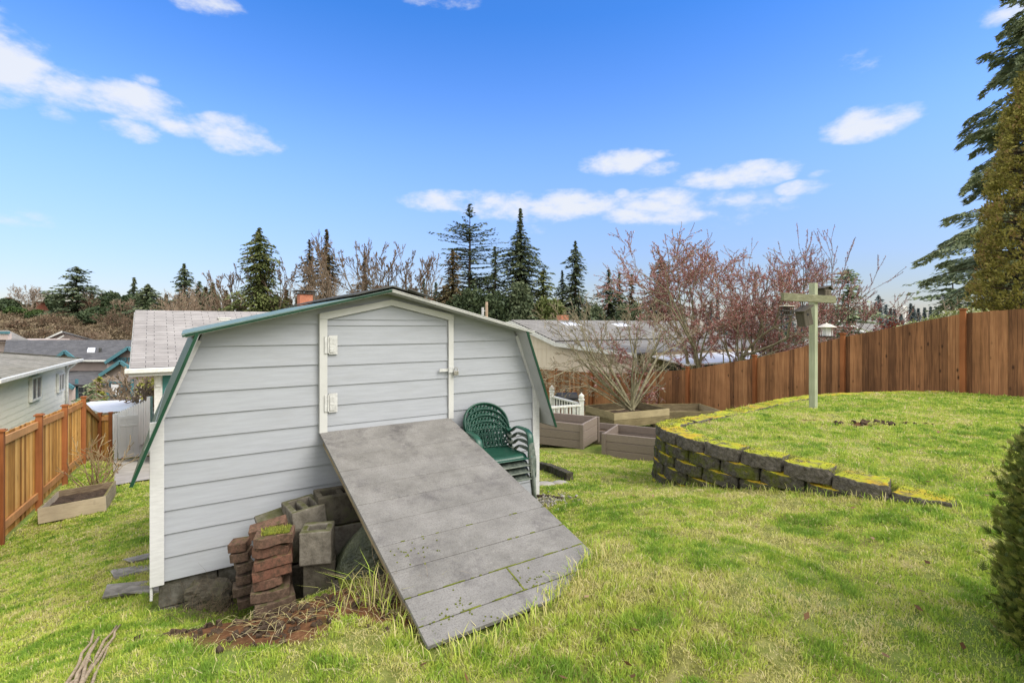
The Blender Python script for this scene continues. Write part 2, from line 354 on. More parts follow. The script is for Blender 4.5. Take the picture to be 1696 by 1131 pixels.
_A = _phi(np.hypot(CP[:, None, 0]-CP[None, :, 0], CP[:, None, 1]-CP[None, :, 1]))
_n = len(CP); _B = np.zeros((_n+1, _n+1)); _B[:_n, :_n] = _A; _B[:_n, _n] = 1; _B[_n, :_n] = 1
_W = np.linalg.solve(_B, np.append(CP[:, 2], 0))
def base_h(x, y):
    x = np.asarray(x, float); y = np.asarray(y, float); s = np.full(x.shape, _W[_n])
    for i in range(_n): s = s+_W[i]*_phi(np.hypot(x-CP[i, 0], y-CP[i, 1]))
    return s
WALL = [(3.75, 3.62), (3.37, 4.0), (3.06, 4.32), (2.76, 4.70), (2.49, 5.07), (2.25, 5.40), (2.06, 5.75), (1.93, 6.12), (1.92, 6.5), (2.10, 6.85), (2.5, 7.17), (2.97, 7.52), (3.9, 8.42), (4.75, 9.25), (5.5, 9.95), (6.3, 10.55), (7.2, 10.98), (8.2, 11.30), (9.1, 11.5), (9.95, 11.45)]
def ztop(x, y): return -1.30-.045*np.maximum(np.asarray(y)-6.5, 0)-.02*np.maximum(4.6-np.asarray(y), 0)/.8
TERR = WALL+[(11.5, 9.1), (14.5, 5), (16, 0), (8, 1.0), (5.0, 2.6)]
def inside(x, y, poly):
    c = np.zeros(np.shape(x), bool); n = len(poly)
    for i in range(n):
        x1, y1 = poly[i]; x2, y2 = poly[(i+1) % n]
        k = ((y1 > y) != (y2 > y)) & (x < (x2-x1)*(y-y1)/((y2-y1) or 1e-9)+x1); c ^= k
    return c
def dist_path(x, y, path):
    d = np.full(np.shape(x), 1e9)
    for (x1, y1), (x2, y2) in zip(path[:-1], path[1:]):
        L = (x2-x1)**2+(y2-y1)**2; t = np.clip(((x-x1)*(x2-x1)+(y-y1)*(y2-y1))/L, 0, 1)
        d = np.minimum(d, np.hypot(x-x1-t*(x2-x1), y-y1-t*(y2-y1)))
    return d
def H(x, y):
    x = np.asarray(x, float); y = np.asarray(y, float)
    b = base_h(x, y); i = inside(x, y, TERR) & ((dist_path(x, y, WALL) > .15) | (x > 3.42))
    seam = dist_path(x, y, [(3.75, 3.62), (5.0, 2.6), (8, 1.0), (16, 0)])
    s = np.clip(seam/1.6, 0, 1); s = s*s*(3-2*s)
    z = np.where(i, b+(ztop(x, y)-.03-b)*s, b)
    near = np.clip(1-np.hypot(x, y)/60, 0, 1)
    z = z+near*((vnoise(x, y, 3, .9, 3)-.5)*.09+(vnoise(x, y, 5, 5, 2)-.5)*.03)
    # loose dirt by the brick stack
    q = np.exp(-(((x+1.5)/.7)**2+((y-3.0)/.42)**2)); z = z+q*((vnoise(x, y, 9, 9, 3)-.5)*.11)
    z = z+np.exp(-(((x-4.9)/.5)**2+((y-6.7)/.22)**2))*(vnoise(x, y, 10, 7, 2)-.5)*.12
    # level under the paved strip
    return z
def h1(x, y): return float(H(np.array([x]), np.array([y]))[0])
def G(px, py, y0=1.0, y1=60):
    """where the sight line through a photo pixel meets the ground"""
    Y = np.linspace(y0, y1, 6000); x = (px-CX)/F*Y; z = (HY-py)/F*Y; k = np.where(z <= H(x, Y))[0]
    Yh = Y[k[0]] if len(k) else y1
    return Vector(((px-CX)/F*Yh, Yh, h1((px-CX)/F*Yh, Yh)))

def axis(lo, hi, step, far_lo, far_hi):
    a = list(np.arange(lo, hi, step)); s = step; v = a[-1]
    while v < far_hi: s *= 1.16; v += s; a.append(v)
    s = step; v = a[0]; b = []
    while v > far_lo: s *= 1.16; v -= s; b.append(v)
    return np.array(b[::-1]+a)
gx = axis(-6, 9.5, .085, -500, 500); gy = axis(1.0, 12.2, .085, -300, 700)
XX, YY = np.meshgrid(gx, gy); ZZ = H(XX, YY)
V = np.stack([XX.ravel(), YY.ravel(), ZZ.ravel()], 1); nx = len(gx); ny = len(gy)
ii = (np.arange(ny-1)[:, None]*nx+np.arange(nx-1)[None, :]).ravel()
DIRT = [(-1.75, 3.15, .52, .36), (-1.2, 2.92, .46, .24), (-.95, 3.35, .4, .5), (-.62, 2.85, .25, .2), (-1.3, 2.68, .32, .16)]
def dirtmask(x, y):
    m = np.zeros(np.shape(x))
    for a, b, c, d in DIRT: m = np.maximum(m, 1.15*np.exp(-(((x-a)/c/1.2)**2+((y-b)/d/1.2)**2)))
    for a, b, c, d in [(4.75, 6.72, .34, .10), (3.85, 6.85, .30, .09), (4.35, 7.2, .25, .06), (5.1, 7.1, .3, .07)]: m = np.maximum(m, 1.0*np.exp(-(((x-a)/c)**2+((y-b)/d)**2)))
    return np.clip((m+(vnoise(x, y, 21, 4, 3)-.5)*.7-.35)*3, 0, 1)
def mk_ground():
    n = NT('lawn_soil')
    c = n.ramp(n.noise(9, 6, .7), [(.3, (.09, .085, .028)), (.5, (.19, .19, .05)), (.7, (.34, .30, .12))])
    c = n.mix(n.ramp(n.noise(.9, 4, .6), [(.4, 0), (.65, .7)]), c, (.15, .24, .04))
    far = n.attr('far'); c = n.mix(far, c, n.ramp(n.noise(.15, 5, .7), [(.35, (.06, .055, .03)), (.65, (.13, .11, .06))]))
    c = n.mix(n.attr('tint'), c, n.ramp(n.noise(12, 6, .75), [(.3, (.06, .028, .014)), (.55, (.16, .075, .035)), (.75, (.30, .165, .08))]))
    n.bump(n.noise(30, 6, .75), .8, .02)
    return n.done(c, 1, .1)
M['ground'] = mk_ground()
gr = np_mesh('ground', V, np.stack([ii, ii+1, ii+nx+1, ii+nx], 1), M['ground'], dirtmask(XX, YY).ravel())
a = gr.data.attributes.new('far', 'FLOAT', 'POINT'); a.data.foreach_set('value', np.clip((np.hypot(XX, YY).ravel()-26)/12, 0, 1).astype(np.float32))
gr.data.polygons.foreach_set('use_smooth', [True]*len(gr.data.polygons)); gr['kind'] = 'structure'

# ------------------------------------------------------------------ shed (local x along its front, y into it, z up; eye level minus SB)
S0 = Vector((-2.743, 3.812, 0)); SB = -2.20
def SL(t, dep, z): return S0+U*t+D*dep+Vector((0, 0, z))      # shed coordinates to world
shed = thing('garden_shed', 'grey barn-roofed shed with white trim, dark green roof edges and a ramp at its door', 'shed', (S0.x, S0.y, SB), RZ)
def Z(z): return z-SB
W = 3.62; PROF = [(0, -2.0), (0, -.80), (.33, -.055), (1.81, .31), (3.29, -.055), (3.62, -.80), (3.62, -2.0)]
def xs_at(z):
    if z <= -.80: return 0, W
    if z <= -.055: k = (z+.80)/.745*.33; return k, W-k
    k = .33+(z+.055)/.365*1.48; return min(k, 1.81), max(W-k, 1.81)
def laps(mb, lines, ext, y, thick=.012):
    """lap boards: every board leans out towards its lower edge"""
    for z0, z1 in zip(lines[1:], lines[:-1]):          # z0 lower, z1 upper
        zs = sorted(set([z0, z1]+[b for b in (-.80, -.055) if z0 < b < z1])); mb.cur = random.random()
        for a, b in zip(zs[:-1], zs[1:]):
            fa = 1-(a-z0)/(z1-z0); fb = 1-(b-z0)/(z1-z0)
            la, ra = ext(a); lb, rb = ext(b)
            if rb-lb < .002: rb = lb+.002
            mb.hexa([(la, y-thick*fa-.004, Z(a)), (ra, y-thick*fa-.004, Z(a)), (ra, y+.02, Z(a)), (la, y+.02, Z(a))],
                    [(lb, y-thick*fb-.004, Z(b)), (rb, y-thick*fb-.004, Z(b)), (rb, y+.02, Z(b)), (lb, y+.02, Z(b))])
lines = [.305, .188]+[.008-.18*k for k in range(12)]
mb = MB(); laps(mb, lines, xs_at, 0); mb.build('front_siding', M['siding'], shed)
mb = MB()                                              # side, back walls
mb.bx(.0, .02, .02, 3.0, Z(-2.0), Z(-.8)); mb.bx(W-.02, W, .02, 3.0, Z(-2.0), Z(-.8)); mb.prism([(x, Z(z)) for x, z in PROF], 3.0, 3.02)
mb.build('side_wall', M['siding'], shed)
mb = MB(); mb.bx(-.018, .073, -.032, -.014, Z(-1.99), Z(-.74)); mb.bx(-.018, .0, -.0135, .07, Z(-2.10), Z(-.76)); mb.build('corner_board', M['white'], shed, bevel=.003)
mb = MB(); mb.bx(W-.075, W+.018, -.032, -.014, Z(-1.99), Z(-.70)); mb.bx(W, W+.018, -.0135, .07, Z(-2.02), Z(-.76)); mb.build('corner_board', M['white'], shed, bevel=.003)
mb = MB()
for k in range(9): mb.cur = random.random(); mb.box((.23+.4*k, .10, Z(-2.085)), (.39, .16, .20), jit=.004)
for k in range(9): mb.box((.23+.4*k, .10, Z(-2.29)), (.39, .16, .19), jit=.004)
mb.build('foundation', M['found'], shed, bevel=.006)
# roof: upper and lower slopes, overhanging the front by 20 cm
def slope(mb, a, b, y0, y1, th):
    (xa, za), (xb, zb) = a, b; d = Vector((xb-xa, 0, zb-za)).normalized(); nrm = Vector((-d.z, 0, d.x))
    if nrm.z < 0: nrm = -nrm
    o = nrm*th
    mb.hexa([(xa, y0, Z(za)), (xb, y0, Z(zb)), (xb, y1, Z(zb)), (xa, y1, Z(za))], [(xa+o.x, y0, Z(za)+o.z), (xb+o.x, y0, Z(zb)+o.z), (xb+o.x, y1, Z(zb)+o.z), (xa+o.x, y1, Z(za)+o.z)])
kn = (.30, -.075); KN = (W-.30, -.075); pk = (1.81, .30)
ex = (-.10, -1.15); EX = (W+.10, -1.15)
for a, b, nm in ((ex, kn, 'lower_roof_slope'), (EX, KN, 'lower_roof_slope')):
    mb = MB(); slope(mb, a, b, -.205, 3.2, .020); mb.build(nm, M['soffit'], shed)
for a, b in (((.21, -.097), pk), ((W-.21, -.097), pk)):
    mb = MB(); slope(mb, a, b, -.205, 3.2, .022); mb.build('upper_roof_slope', M['soffit'], shed)
for s_ in (0, 1):                                      # metal drip edges
    f = (lambda p: p) if not s_ else (lambda p: (W-p[0], p[1]))
    def off(a, k, z=0): return (a[0]-(k if not s_ else -k), a[1]+z)
    mb = MB(); slope(mb, off(f(ex), .021, -.012), off(f(kn), .021, .0), -.222, 3.2, .008)
    slope(mb, off(f(ex), .006, -.012), off(f(kn), .006, 0), -.220, -.207, .014); mb.build('lower_roof_edge', M['greenmetal'], shed)
    mb = MB(); slope(mb, f((.185, -.078)), (1.81, .322), -.225, 3.2, .009); mb.build('upper_roof_edge', M['palegreen'] if not s_ else M['cream'], shed)
for s_ in (0, 1):
    f = (lambda p: p) if not s_ else (lambda p: (W-p[0], p[1]))
    mb = MB(); slope(mb, f((.19, -.094)), (1.81, .306), -.220, -.207, .014); mb.build('rake_trim', M['greenmetal'] if not s_ else M['cream'], shed)
    mb = MB(); slope(mb, f((-.02, -.955)), f((.315, -.13)), -.036, -.016, .034); mb.build('rake_trim', M['white'], shed)
mb = MB(); slope(mb, (1.45, .257), (1.81, .350), -.25, 3.2, .012); slope(mb, (2.12, .272), (1.805, .352), -.24, 3.2, .012)
mb.tube([(1.95, -.25, Z(.335)), (2.2, -.245, Z(.262))], .010, 6); mb.build('ridge_flashing', M['tar'], shed)
# door
door = MB(); dl, dr, db = 1.276, 2.464, -.965
def door_ext(z):
    if z <= .047: return dl, dr
    k = (z-.047)/.133*(1.86-dl); return min(dl+k, 1.869), max(dr-(z-.047)/.133*(dr-1.87), 1.871)
laps(door, [.178, .047]+[-.006-.18*k for k in range(6)]+[db], door_ext, -.022, .010)
door = door.build('door', M['siding'], shed)
for x0_, x1_ in ((1.204, dl-.004), (dr+.004, 2.525)): mb = MB(); mb.bx(x0_, x1_, -.055, -.014, Z(-.965), Z(.10)); mb.build('door_frame', M['cream'], shed, bevel=.003)
mb = MB()
mb.prism([(1.203, Z(.098)), (1.203, Z(.102)), (1.865, Z(.242)), (2.526, Z(.102)), (2.526, Z(.05)), (dr+.004, Z(.05)), (1.868, Z(.185)), (dl-.004, Z(.05)), (1.203, Z(.05))], -.060, -.014)
mb.build('door_header', M['cream'], shed, bevel=.003)
for zc in (-.18, -.70):
    mb = MB(); mb.bx(1.245, 1.268, -.064, -.056, Z(zc-.075), Z(zc+.075)); mb.bx(1.285, 1.36, -.050, -.036, Z(zc-.085), Z(zc+.085)); mb.bx(1.29, 1.335, -.058, -.051, Z(zc-.065), Z(zc+.065))
    mb.tube([(1.277, -.062, Z(zc-.075)), (1.277, -.062, Z(zc+.075))], .008, 8)
    for i in range(4):
        for xx in (1.302, 1.322): mb.lathe([(.004, -.002), (.004, .002)], 6, (xx, -.060, Z(zc-.045+.03*i)))
    mb.build('hinge', M['galv'], shed)
mb = MB(); mb.bx(2.36, 2.50, -.066, -.058, Z(-.475), Z(-.445)); mb.tube([(2.462, -.075, Z(-.49)), (2.462, -.075, Z(-.43))], .008, 8); mb.bx(2.47, 2.52, -.07, -.056, Z(-.49), Z(-.43)); hasp = mb.build('hasp', M['galv'], shed)
mb = MB(); mb.box((2.535, -.085, Z(-.495)), (.05, .022, .045)); mb.tube([(2.52, -.085, Z(-.475)), (2.52, -.085, Z(-.445)), (2.535, -.085, Z(-.432)), (2.55, -.085, Z(-.445)), (2.55, -.085, Z(-.475))], .004, 6); mb.build('padlock', M['steel'], hasp, bevel=.004)

# ------------------------------------------------------------------ ramp
rl = math.hypot(.9673, .2538); rdir = Vector((0, -.9673, -.2538)); RT = 1.205; RW = 1.285
ramp = thing('door_ramp', 'broad weathered grey plank ramp sloping from the shed door down to the lawn', 'ramp', (*SL(RT, -.04, -.955)[:2], -.955), RZ)
ramp.rotation_euler = (math.atan2(.2538, .9673), 0, RZ)       # local -y runs down the slope
seams = [0, .235, .475, .715, .955, 1.19, 1.43, 1.665, 1.90, 2.125, 2.33, 2.455]
for i, (a, b) in enumerate(zip(seams[:-1], seams[1:])):
    cuts = [0, RW] if i not in (9,) else [0, .66, RW]
    if i == 10: cuts = [0, RW]
    for x0, x1 in zip(cuts[:-1], cuts[1:]):
        mb = MB(); mb.cur = random.random()*.5+(.5 if i >= 9 else 0); g = .003 if i < 8 else .006
        mb.box(((x0+x1)/2, -(a+b)/2, -.012), (x1-x0-(.006 if len(cuts) > 2 else 0), b-a-g, .024), rotm(0, 0, random.uniform(-.002, .002)))
        mb.build('plank', M['ramp'], ramp, bevel=.002)
for x in (.05, RW/2, RW-.05):
    mb = MB(); mb.box((x, -1.22, -.070), (.04, 2.38, .09)); mb.build('joist', M['woodold'], ramp)
mb = MB()                                              # moss in the lower seams
for sidx in (7, 8, 9, 10):
    x = 0
    while x < RW:
        w = random.uniform(.01, .05)
        if random.random() < (.12 if sidx < 9 else .7): mb.box((x+w/2, -seams[sidx]+random.uniform(-.001, .001), .001), (w, random.uniform(.004, .009), .005), jit=.001)
        x += w
for yy in np.arange(2.14, 2.34, .02): mb.box((.66+random.uniform(-.002, .002), -yy, .001), (.008, .02, .005), jit=.001)
for k in range(70):
    cx_, cy_ = random.choice([(.12, 1.78), (.30, 1.86), (.22, 2.3), (.75, 2.25), (.35, 2.42)]); mb.box((cx_+random.gauss(0, .06), -cy_+random.gauss(0, .05), .002), (.008, .007, .005), rotm(0, 0, random.random()*3), jit=.002)
mb.v = [(min(max(v[0], .002), RW), v[1], v[2]) for v in mb.v]
mb.build('moss_clumps', M['mossgreen'], ramp)

# ------------------------------------------------------------------ stacked resin chairs
def make_chair(mat, back):
    t = thing('garden_chair', 'x', 'chair')
    def bp(a, v):                                       # point on the back: a across (-1..1), v up (0..1)
        x = a*(.235+.03*v-.0*abs(a)); z = .44+v*.44; y = .20+v*.13-.07*a*a*(1-.2*v)
        return Vector((x, y, z))
    mb = MB(); nx_, ny_ = 12, 12
    for i in range(nx_+1):
        for j in range(ny_+1):
            a = i/nx_*2-1; b = j/ny_
            z = .43-.018*(1-a*a)*math.sin(b*math.pi)-(.045*max(0, (.15-b)/.15)**2)+.02*b*0; w = .25-.02*b
            mb.vert((a*w, -.25+b*.46, z))
    for i in range(nx_):
        for j in range(ny_): k = i*(ny_+1)+j; mb.f.append((k, k+ny_+1, k+ny_+2, k+1))
    o = mb.build('seat', mat, t, smooth=True); m = o.modifiers.new('s', 'SOLIDIFY'); m.thickness = .014; m.offset = -1
    mb = MB(); mb.tube([(-.25, -.255, .39), (-.15, -.262, .392), (0, -.265, .392), (.15, -.262, .392), (.25, -.255, .39)], .026, 8, flat=.35); mb.build('seat_apron', mat, t, smooth=True)
    # back rim + arms + front legs: one flowing band on each side
    mb = MB(); rim = []
    for k in range(33):
        an = math.pi*k/32; c_ = math.cos(an); s_ = math.sin(an); v = .40+.60*(s_**.75); a = c_*1.04
        if s_ < .02: v = .40
        rim.append(bp(a, v))
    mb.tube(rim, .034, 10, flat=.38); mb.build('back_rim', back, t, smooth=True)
    for sx in (-1, 1):
        mb = MB(); p = [bp(sx*1.04, .42), Vector((sx*.265, .13, .595)), Vector((sx*.285, .05, .66-.01)), Vector((sx*.295, -.07, .655)), Vector((sx*.295, -.17, .645)), Vector((sx*.29, -.235, .60)), Vector((sx*.283, -.255, .50)), Vector((sx*.275, -.265, .40))]
        q = []
        for i in range(len(p)-1):
            for k in range(4):
                u_ = k/4; p0 = p[max(i-1, 0)]; p1 = p[i]; p2 = p[i+1]; p3 = p[min(i+2, len(p)-1)]
                q.append(.5*((2*p1)+(p2-p0)*u_+(2*p0-5*p1+4*p2-p3)*u_*u_+(3*p1-p0-3*p2+p3)*u_**3))
        q.append(p[-1]); mb.tube(q, .034, 10, flat=.35); mb.build('armrest', mat, t, smooth=True)
        mb = MB(); mb.tube([(sx*.275, -.262, .42), (sx*.283, -.275, .2), (sx*.295, -.29, 0)], [.034, .028, .022], 8, flat=.6); mb.build('leg', mat, t, smooth=True)
        mb = MB(); mb.tube([(sx*.225, .20, .46), (sx*.24, .25, .22), (sx*.26, .30, 0)], [.034, .028, .022], 8, flat=.6); mb.build('leg', mat, t, smooth=True)
    # lattice and lower slats
    mb = MB()
    def strip(pts, w=.0165):
        mb.tube(pts, w, 6, flat=.3)
    for s_ in (-1, 1):
        for k in range(-9, 10):
            pts = []
            for i in range(15):
                v = .40+.58*i/14; a = (k*.155)+s_*(v-.66)*1.05*(1 if True else 0)
                lim = math.sqrt(max(0, 1-((v-.40)/.60)**2.2))
                if abs(a) < lim*1.0: pts.append(bp(a, v))
            if len(pts) > 2: strip(pts)
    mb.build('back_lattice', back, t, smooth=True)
    mb = MB()
    for k in range(-4, 5):
        pts = []
        for i in range(10):
            v = -.02+.46*i/9; a = k*.20+.05*math.sin(v*9)*(1 if k % 2 else -1); pts.append(bp(a*.92, v))
        mb.tube(pts, .019, 6, flat=.3)
    for z_ in (.0, .42):
        mb.tube([bp(a/5, z_) for a in range(-5, 6)], .014, 6, flat=.5)
    mb.build('back_slats', back, t, smooth=True)
    return t
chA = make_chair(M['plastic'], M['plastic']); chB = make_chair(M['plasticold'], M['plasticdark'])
cp = SL(2.81, -.40, 0); gz = h1(cp.x, cp.y)
labs = ['clean dark green resin chair on top of the stack beside the ramp', 'grimy green chair second from the top of the stack', 'grimy green chair third from the top of the stack', 'lowest grimy green chair of the stack, standing on the ground']
for i in range(4):
    c = chA if i == 0 else (chB if i == 1 else copy_tree(chB))
    c.scale = (.96, .96, .97); zz = -1.69-.062*i; c.location = (cp.x+.0*i, cp.y, zz) ; c.location += Vector((D.x, D.y, 0))*(-.016*i)
    c.rotation_euler = (0, 0, RZ+R(-4)); setp(c, label=labs[i], group='stacked green resin chairs')

# ------------------------------------------------------------------ concrete blocks and bricks in front of the shed
def at(px, py, Y): return P(px, py, Y)
def block_mesh(t, w, d, h, mat, holes=1, slot=False):
    """hollow block standing on its base: walls, webs and a recessed floor of each cavity"""
    wl = .046; cav = []
    n = holes; iw = (w-wl*(n+1))/n; mb = MB()
    mb.bx(-w/2, w/2, -d/2, -d/2+wl, 0, h); mb.bx(-w/2, w/2, d/2-wl, d/2, 0, h)
    for k in range(n+1):
        x = -w/2+k*(iw+wl); mb.bx(x+.0005*(k == 0), x+wl, -d/2+wl, d/2-wl, 0, h-(.012 if 0 < k < n else 0))
    if slot: mb.bx(-w/2+.0, w/2, -d/2-.018, -d/2-.0005, 0, h)
    mb.build('shell', mat, t, bevel=.010, sub=2, disp=.008)
    mb = MB()
    for k in range(n):
        x = -w/2+wl+k*(iw+wl); mb.bx(x, x+iw, -d/2+wl, d/2-wl, .01, h-.08)
    mb.build('cavity_fill', M['concdark'], t)
def cblock(label, px, Y, z0, size, rz, mat, holes=1, tilt=(0, 0)):
    p = P(px, HY, Y); t = thing('concrete_block', label, 'concrete block', (p.x, p.y, z0), 0, 'concrete blocks heaped by the shed', rot=(tilt[0], tilt[1], rz)); block_mesh(t, *size, mat, holes); return t
B = (.215, .20, .235)
cblock('square pale hollow block on top of the front pair', 526, 3.62, -1.695, B, R(12), M['conc'])
cblock('dark square block under the pale hollow block, on the soil', 531, 3.66, -1.935, B, R(16), M['concdark'])
cblock('hollow block with mossy rim leaning between the slab and the corner block', 507, 4.02, -1.70, (.25, .40, .27), R(36), M['conc'], 2, (R(-4), R(-5)))
cblock('block hidden below the leaning hollow block', 509, 4.06, -1.96, (.25, .40, .25), R(34), M['concdark'], 2)
cblock('hollow block with mossy cavity nearest the ramp, on top of its pile', 563, 4.12, -1.60, (.38, .25, .24), R(30), M['concdark'], 2)
cblock('narrow grey block standing under the mossy block beside the ramp', 574, 4.13, -1.86, (.34, .22, .25), R(28), M['conc'], 2)
cblock('dark block at the bottom of the pile beside the ramp', 572, 4.15, -2.12, (.36, .24, .25), R(28), M['concdark'], 2)
cblock('mossy green block behind the brick stack', 486, 3.86, -1.80, (.16, .22, .25), R(20), M['concdark'], 1)
cblock('dark block low behind the brick stack, against the soil', 487, 3.84, -2.06, (.18, .22, .25), R(20), M['concdark'], 1)
p = P(457, HY, 4.05); t = thing('concrete_slab', 'rough brown concrete slab lying on the blocks behind the bricks', 'slab', (p.x, p.y, -1.63), rot=(R(6), R(-10), R(33)))
mb = MB(); mb.box((0, 0, .045), (.27, .24, .10), jit=.006); mb.build('slab_body', M['conc'], t, bevel=.01, sub=2, disp=.02)
p = P(462, HY, 3.98); t = thing('concrete_slab', 'broken concrete chunk under the rough brown slab', 'slab', (p.x, p.y, -1.78), rot=(R(-4), R(6), R(28)))
mb = MB(); mb.box((0, 0, .06), (.25, .2, .13), jit=.01); mb.build('slab_body', M['concdark'], t, bevel=.01, sub=2, disp=.03)
p = P(600, HY, 3.55); t = thing('mossy_stone', 'low mossy stone lying below the plastic bag', 'stone', (p.x, p.y, -1.99), rot=(0, 0, R(24)))
mb = MB(); mb.box((0, 0, .07), (.36, .2, .2), jit=.02); mb.build('stone_body', M['concdark'], t, bevel=.02, sub=2, disp=.03)
mb = MB(); mb.box((0, 0, .185), (.33, .18, .03), jit=.01); mb.build('moss_cap', M['mossgreen'], t, bevel=.012, sub=2, disp=.03)

def brick_mesh(name, w, d, h, curve, parent, tint):
    """edging brick with a curved long side"""
    mb = MB(); mb.cur = tint; n = 12; pts = []
    for i in range(n+1):
        x = -w/2+w*i/n; pts.append((x, -d/2-(math.cos((i/n-.5)*math.pi*1.0)*curve if curve > 0 else -curve*math.sin(i/n*math.pi*2)*.5)))
    pts += [(w/2, d/2), (-w/2, d/2)]
    st = mb._n(); k = len(pts)
    for (x, y) in pts: mb.vert((x, y, 0))
    for (x, y) in pts: mb.vert((x, y, h))
    mb.f.append(tuple(range(st+k-1, st-1, -1))); mb.f.append(tuple(range(st+k, st+2*k)))
    for i in range(k): j = (i+1) % k; mb.f.append((st+i, st+j, st+k+j, st+k+i))
    return mb.build(name, M['brick'], parent, bevel=.003, seg=1)
bricks = [  # px of centre, Y, base py of front edge, width, tilt, rz, curve, tint(0 red .. 1 tan), label
 (447, 3.50, 1026, .30, -4, 26, .02, .95, 'grey-tan edging brick at the very bottom of the main brick stack'),
 (450, 3.50, 1003, .31, -6, 30, .02, .9, 'dark mossy brick, second from the bottom of the main stack'),
 (443, 3.52, 985, .30, -2, 22, .02, .8, 'moss-topped brick, third from the bottom of the main stack'),
 (440, 3.52, 966, .22, -8, 20, .02, .35, 'short red brick in the middle of the main stack above the mossy one'),
 (446, 3.52, 949, .30, -7, 24, 0, .0, 'straight red brick in the middle of the main stack'),
 (449, 3.52, 931, .29, -7, 22, 0, .05, 'straight red brick just under the wavy one'),
 (445, 3.52, 914, .28, 2, 14, -.05, .25, 'wavy red edging brick just below the top brick'),
 (449, 3.50, 896, .30, -1, 18, -.05, .5, 'topmost edging brick of the main stack, capped with bright moss')]
for i, (px, Y, py, w, ti, rz, cu, tn, lab) in enumerate(bricks):
    w *= .82; px -= 3; p = P(px, py+8, Y-.08); t = thing('edging_brick', lab, 'brick', (p.x+.0, Y, p.z), group='bricks of the main stack', rot=(0, R(ti), R(rz)))
    brick_mesh('brick_body', w, .17+.012*((i*7)%3-1), .064, cu, t, tn)
    if i == 7:
        mb = MB()
        for k in range(260):
            x = random.uniform(-.08, .10); y = random.uniform(-.06, .06); hh = random.uniform(.01, .035)
            mb.cur = random.random(); mb.face([(x-.003, y, .07), (x+.003, y, .07), (x+random.uniform(-.015, .015), y+random.uniform(-.012, .012), .07+hh)])
        mb.build('moss_tuft', M['l_yel'], t)
        mb = MB(); mb.box((0.02, 0, .072), (.17, .11, .016), jit=.006); mb.build('moss_pad', M['mossgreen'], t, bevel=.006, sub=2, disp=.02)
p = P(438, 887, 3.62); t = thing('edging_brick', 'orange-brown brick propped at an angle behind the moss-capped one', 'brick', (p.x, 3.70, p.z), group='bricks of the main stack', rot=(R(14), R(-12), R(18))); brick_mesh('brick_body', .25, .10, .07, 0, t, .45)
for k in range(6):                                     # second column behind, its ends showing right and left
    p = P(470, 1000-k*20, 3.66); t = thing('edging_brick', ['lowest', 'second', 'third', 'fourth', 'fifth', 'top'][k]+' brick of the rear column, its worn end showing behind the main stack', 'brick', (p.x-.07, 3.70, p.z-.02), group='bricks of the rear column', rot=(0, R(random.uniform(-6, 3)), R(20+random.uniform(-8, 8)))); brick_mesh('brick_body', .21 if k < 4 else .16, .15, .072, .015, t, .6+.3*random.random())
for k, (py, w, px, tn) in enumerate([(984, .15, 408, .9), (964, .17, 403, 1), (946, .12, 402, .9), (926, .13, 403, 1.0), (909, .15, 399, .7), (893, .15, 396, .45)]):
    p = P(px-2, py+18, 3.75); w *= .85; t = thing('edging_brick', ['lowest pale', 'second pale', 'third crumbling', 'fourth whitish', 'mossy fifth', 'topmost pinkish'][k]+' brick of the small pile next to the foundation', 'brick', (p.x, 3.78, p.z), group='bricks of the small pile', rot=(0, R(random.uniform(-8, 4)), R(25+random.uniform(-15, 15)))); brick_mesh('brick_body', w, .13, .062, .01, t, tn)

# bag of garden waste under the ramp
p = P(606, HY, 3.72); bag = MB(); nn = 28
prof = [(.02, .60), (.05, .57), (.07, .50), (.12, .42), (.19, .33), (.24, .22), (.26, .12), (.25, .04), (.20, 0)]
st = 0
for (r, z) in prof:
    for j in range(nn):
        an = 2*math.pi*j/nn; q = r*(1+.09*math.sin(an*5+z*9)+.06*math.sin(an*11+z*20)+.035*math.sin(an*17-z*35)); bag.vert((q*math.cos(an)+.06*(z/.6), q*math.sin(an)*.8, z*.92))
for i in range(len(prof)-1):
    for j in range(nn): jj = (j+1) % nn; bag.f.append((i*nn+j, i*nn+jj, (i+1)*nn+jj, (i+1)*nn+j))
bag.f.append(tuple(range(nn)))
o = bag.build('plastic_bag', M['bag'], None, smooth=True, sub=1); o.location = (p.x, p.y, -1.90); o.rotation_euler = (0, R(6), R(20)); tag(o, 'crumpled dark green plastic bag slumped beneath the ramp edge', 'bag')

